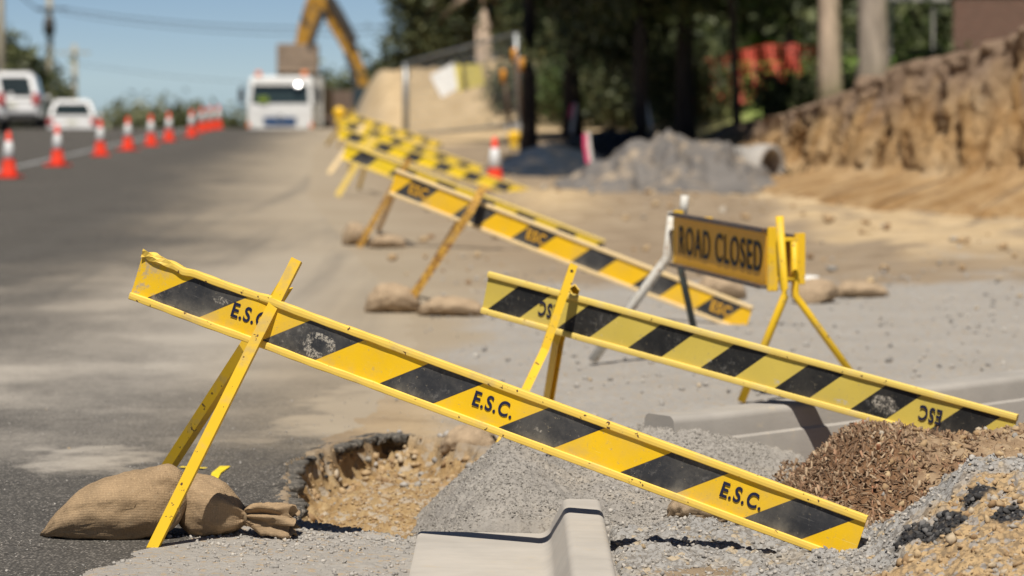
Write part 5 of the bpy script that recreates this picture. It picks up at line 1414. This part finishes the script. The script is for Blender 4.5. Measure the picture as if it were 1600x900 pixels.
MB().lathe((0, 0, 0), [(.10, -.06), (.13, -.035)] + cap, 28, M=Matrix.Translation((.67, -.10, 2.36)) @ hv.to_track_quat('Z', 'Y').to_matrix().to_4x4()).build('glint_cap', plain('glint_chrome', (.95, .95, .95), .30, 1.0, .0), tr)  # added chrome cap, angled to throw a sun glint at the camera
MB().box((0, 4.2, .8), (.9, 5.6, .3)).build('chassis', dkpl, tr)
bodyp = plain('tipper_body', (.17, .12, .09), .7, 0, .25, 1)
MB().prism([(2.1, 1.15), (2.05, 2.4), (7.0, 2.2), (7.1, 1.15)], -1.22, 1.22, 'X', bev=.04).build('tipper_body', bodyp, tr)
MB().box((1.28, 1.95, 1.7), (.22, .35, 1.9), bev=.04).build('exhaust_stack', plain('stack_white', (.5, .49, .46), .5), tr)
# dark brown soil load behind the cab, seen right of it
t = empty('tipper_trailer', (P(522, 190, 127).x, 127, gz(-7, 127)), R(-3), 'brown tipper trailer between the truck cab and the excavator boom', 'trailer')
MB().prism([(0, .9), (-.1, 2.45), (4, 2.45), (4, .9)], -.9, .8, 'X', bev=.05).build('body', bodyp, t)
for s_ in (-1, 1):
    MB().lathe((s_ * .75, 1.5, .48), [(.1, -.14), (.48, -.14), (.49, .0), (.48, .14), (.1, .14)], 24, 'X').build('wheel', tyre, t)

# excavator
EY = 128.0
exy = painted('excavator_yellow', (.42, .215, .025), chip=(.06, .045, .035), amount=.44, dirty=.7, sc_=3)
exd = plain('excavator_dark', (.05, .045, .04), .6, 0, .3, 3)
e0 = Vector((P(590, 150, EY).x, EY, gz(P(590, 150, EY).x, EY)))
ex = empty('excavator', e0, 0, 'yellow excavator reaching its raised bucket over the truck', 'excavator')
def arm(pts, ws, d, name, mat, par=ex, yo=0):
    m_ = MB(); L_, R2 = [], []
    q = [P(*p_, EY) - e0 for p_ in pts]
    for i, p_ in enumerate(q):
        t_ = (q[min(i + 1, len(q) - 1)] - q[max(i - 1, 0)]).normalized(); s_ = Vector((-t_.z, 0, t_.x)) * ws[i] / 2
        L_.append(((p_ + s_).x, (p_ + s_).z)); R2.append(((p_ - s_).x, (p_ - s_).z))
    m_.prism(L_ + R2[::-1], -d / 2 + yo, d / 2 + yo, 'Y', bev=.03)
    return m_.build(name, mat, par)
arm([(572, 205), (570, 160), (561, 115), (547, 76), (519, 30), (506, 6), (500, -12)], [.5, .58, .58, .55, .5, .42, .36], .5, 'boom', exy)
arm([(497, -22), (488, 14), (478, 45), (468, 78)], [.42, .66, .62, .42], .42, 'dipper_arm', exy)
arm([(556, 66), (532, 22), (514, -6)], [.30, .34, .34], .24, 'hydraulic_ram', exd, yo=-.36)
arm([(508, 15), (494, 45), (484, 80)], [.22, .24, .22], .18, 'hydraulic_ram', exd, yo=-.3)
arm([(560, 150), (553, 112), (541, 84)], [.2, .22, .2], .2, 'hydraulic_hose', exd, yo=-.4)
def px2(x, y_): q = P(x, y_, EY) - e0; return (q.x, q.z)
bk = MB(); W2 = 1.62; cx = P(465, 70, EY).x - e0.x; top = P(465, 68, EY).z - e0.z; bot = P(465, 120, EY).z - e0.z
bk.prism([(-.35, top - .05), (-.1, top), (.55, top), (.85, top - .35), (.8, bot + .35), (.45, bot), (-.1, bot - .05), (-.5, bot + .18), (-.42, bot + .24), (-.08, bot + .1), (.4, bot + .15), (.7, bot + .45), (.72, top - .4), (.5, top - .12)][:9], cx - W2 / 2, cx + W2 / 2, 'X', bev=.03)
b_o = bk.build('bucket', plain('bucket_steel', (.27, .20, .14), .6, .2, .3, 3), ex)
for k in range(5):
    MB().box((cx - W2 / 2 + .2 + k * (W2 - .4) / 4, -.5, bot + .1), (.12, .3, .1), bev=.02).build('tooth', exd, b_o)
MB().prism([(-1.3, .9), (-1.3, 1.9), (1.6, 1.9), (1.8, .9)], -1.0, 2.0, 'X', bev=.08).build('engine_house', exy, ex)
cbx = MB().prism([(-1.4, 1.5), (-1.3, 2.7), (-.2, 2.7), (-.1, 1.5)], -.95, .05, 'X', bev=.06).build('operator_cab', exd, ex)
quadp([(-.85, -1.46, 1.7), (-.05, -1.46, 1.7), (-.05, -1.38, 2.6), (-.85, -1.38, 2.6)], .03, 'cab_window', tglass, cbx)
for s_ in (-.7, 1.7):
    MB().prism([(-1.9, .35), (-1.6, .05), (1.6, .05), (1.9, .35), (1.9, .55), (1.6, .85), (-1.6, .85), (-1.9, .55)], s_ - .28, s_ + .28, 'X', bev=.04).build('track', exd, ex)
MB().lathe((.5, 0, .8), [(.8, -.3), (.8, .25)], 24).build('undercarriage', exd, ex)
wloc = Vector((P(598, 150, 108).x, 108.0, 0)); wloc.z = gz(wloc.x, 108.0)
print('worker top y', wloc.z)
person(wloc, 'person in a lime high-visibility vest and hard hat, half hidden behind the sandy mound', rz=R(20))

# ------------------------------------------------------------------ utility poles and cables
wood = barkmat('pole_timber', (.36, .32, .24))
def pole(px, Y, r, h_, label, arms=True, side=0):
    x = (px - 800) * Y / 5000; z = gz(x, Y)
    t = empty('utility_pole', (x, Y, z), 0, label, 'utility pole', 'timber utility poles')
    MB().tube([(0, 0, -.5), (0, 0, h_ * .5), (.0, 0, h_)], [r * 1.05, r, r * .85], 14).build('shaft', wood, t)
    if arms:
        MB().box((0, -r - .06, h_ - .6), (2.4, .1, .12)).build('cross_arm', wood, t)
        for k in (-1.0, -.35, .35, 1.0): MB().lathe((k, -r - .06, h_ - .54), [(.05, 0), (.06, .08), (.03, .14)], 10).build('insulator', plain('porcelain', (.5, .45, .4), .3), t)
    return t, Vector((x, Y, z))
p1, b1 = pole(4, 125, .15, 9.5, 'timber pole cut by the left edge of the picture')
p2, b2 = pole(80, 150, .155, 9.5, 'timber pole with dark fittings rising behind the white hatchback')
z_ = P(80, 40, 150).z - b2.z
MB().lathe((.0, -.18, z_), [(.0, -.45), (.26, -.42), (.28, 0), (.22, .36), (0, .4)], 16).build('transformer', exd, p2)
MB().box((.12, -.2, P(95, 14, 150).z - b2.z), (1.5, .1, .1)).build('bracket', exd, p2)
p3, b3 = pole(118, 235, .22, P(118, 70, 235).z - gz(-32, 235), 'far thin pole right of the dark fitted pole')
def cable(pts, r, label):
    o = MB().tube(pts, r, 6).build('overhead_cable', plain('cable_black', (.06, .06, .065), .6))
    return tag(o, label, 'cable', 'overhead cables')
def sag(a, b, s_, k_=24): return [seg(a, b, i / k_) + Vector((0, 0, -4 * s_ * (i / k_) * (1 - i / k_))) for i in range(k_ + 1)]
cable(sag(P(95, 13, 150), P(980, 0, 140), 1.05), .028, 'cable sagging from the dark fitted pole across the sky to the right')
cable(sag(P(95, 20, 150), P(980, 8, 140), 1.15), .022, 'lower twin cable sagging from the dark fitted pole to the right')
cable(sag(P(4, -40, 125), P(80, 22, 150), .3), .03, 'cable between the two nearest poles')
cable(sag(P(118, 98, 235), P(560, 130, 215), .5), .02, 'faint low cable crossing the sky above the cones')
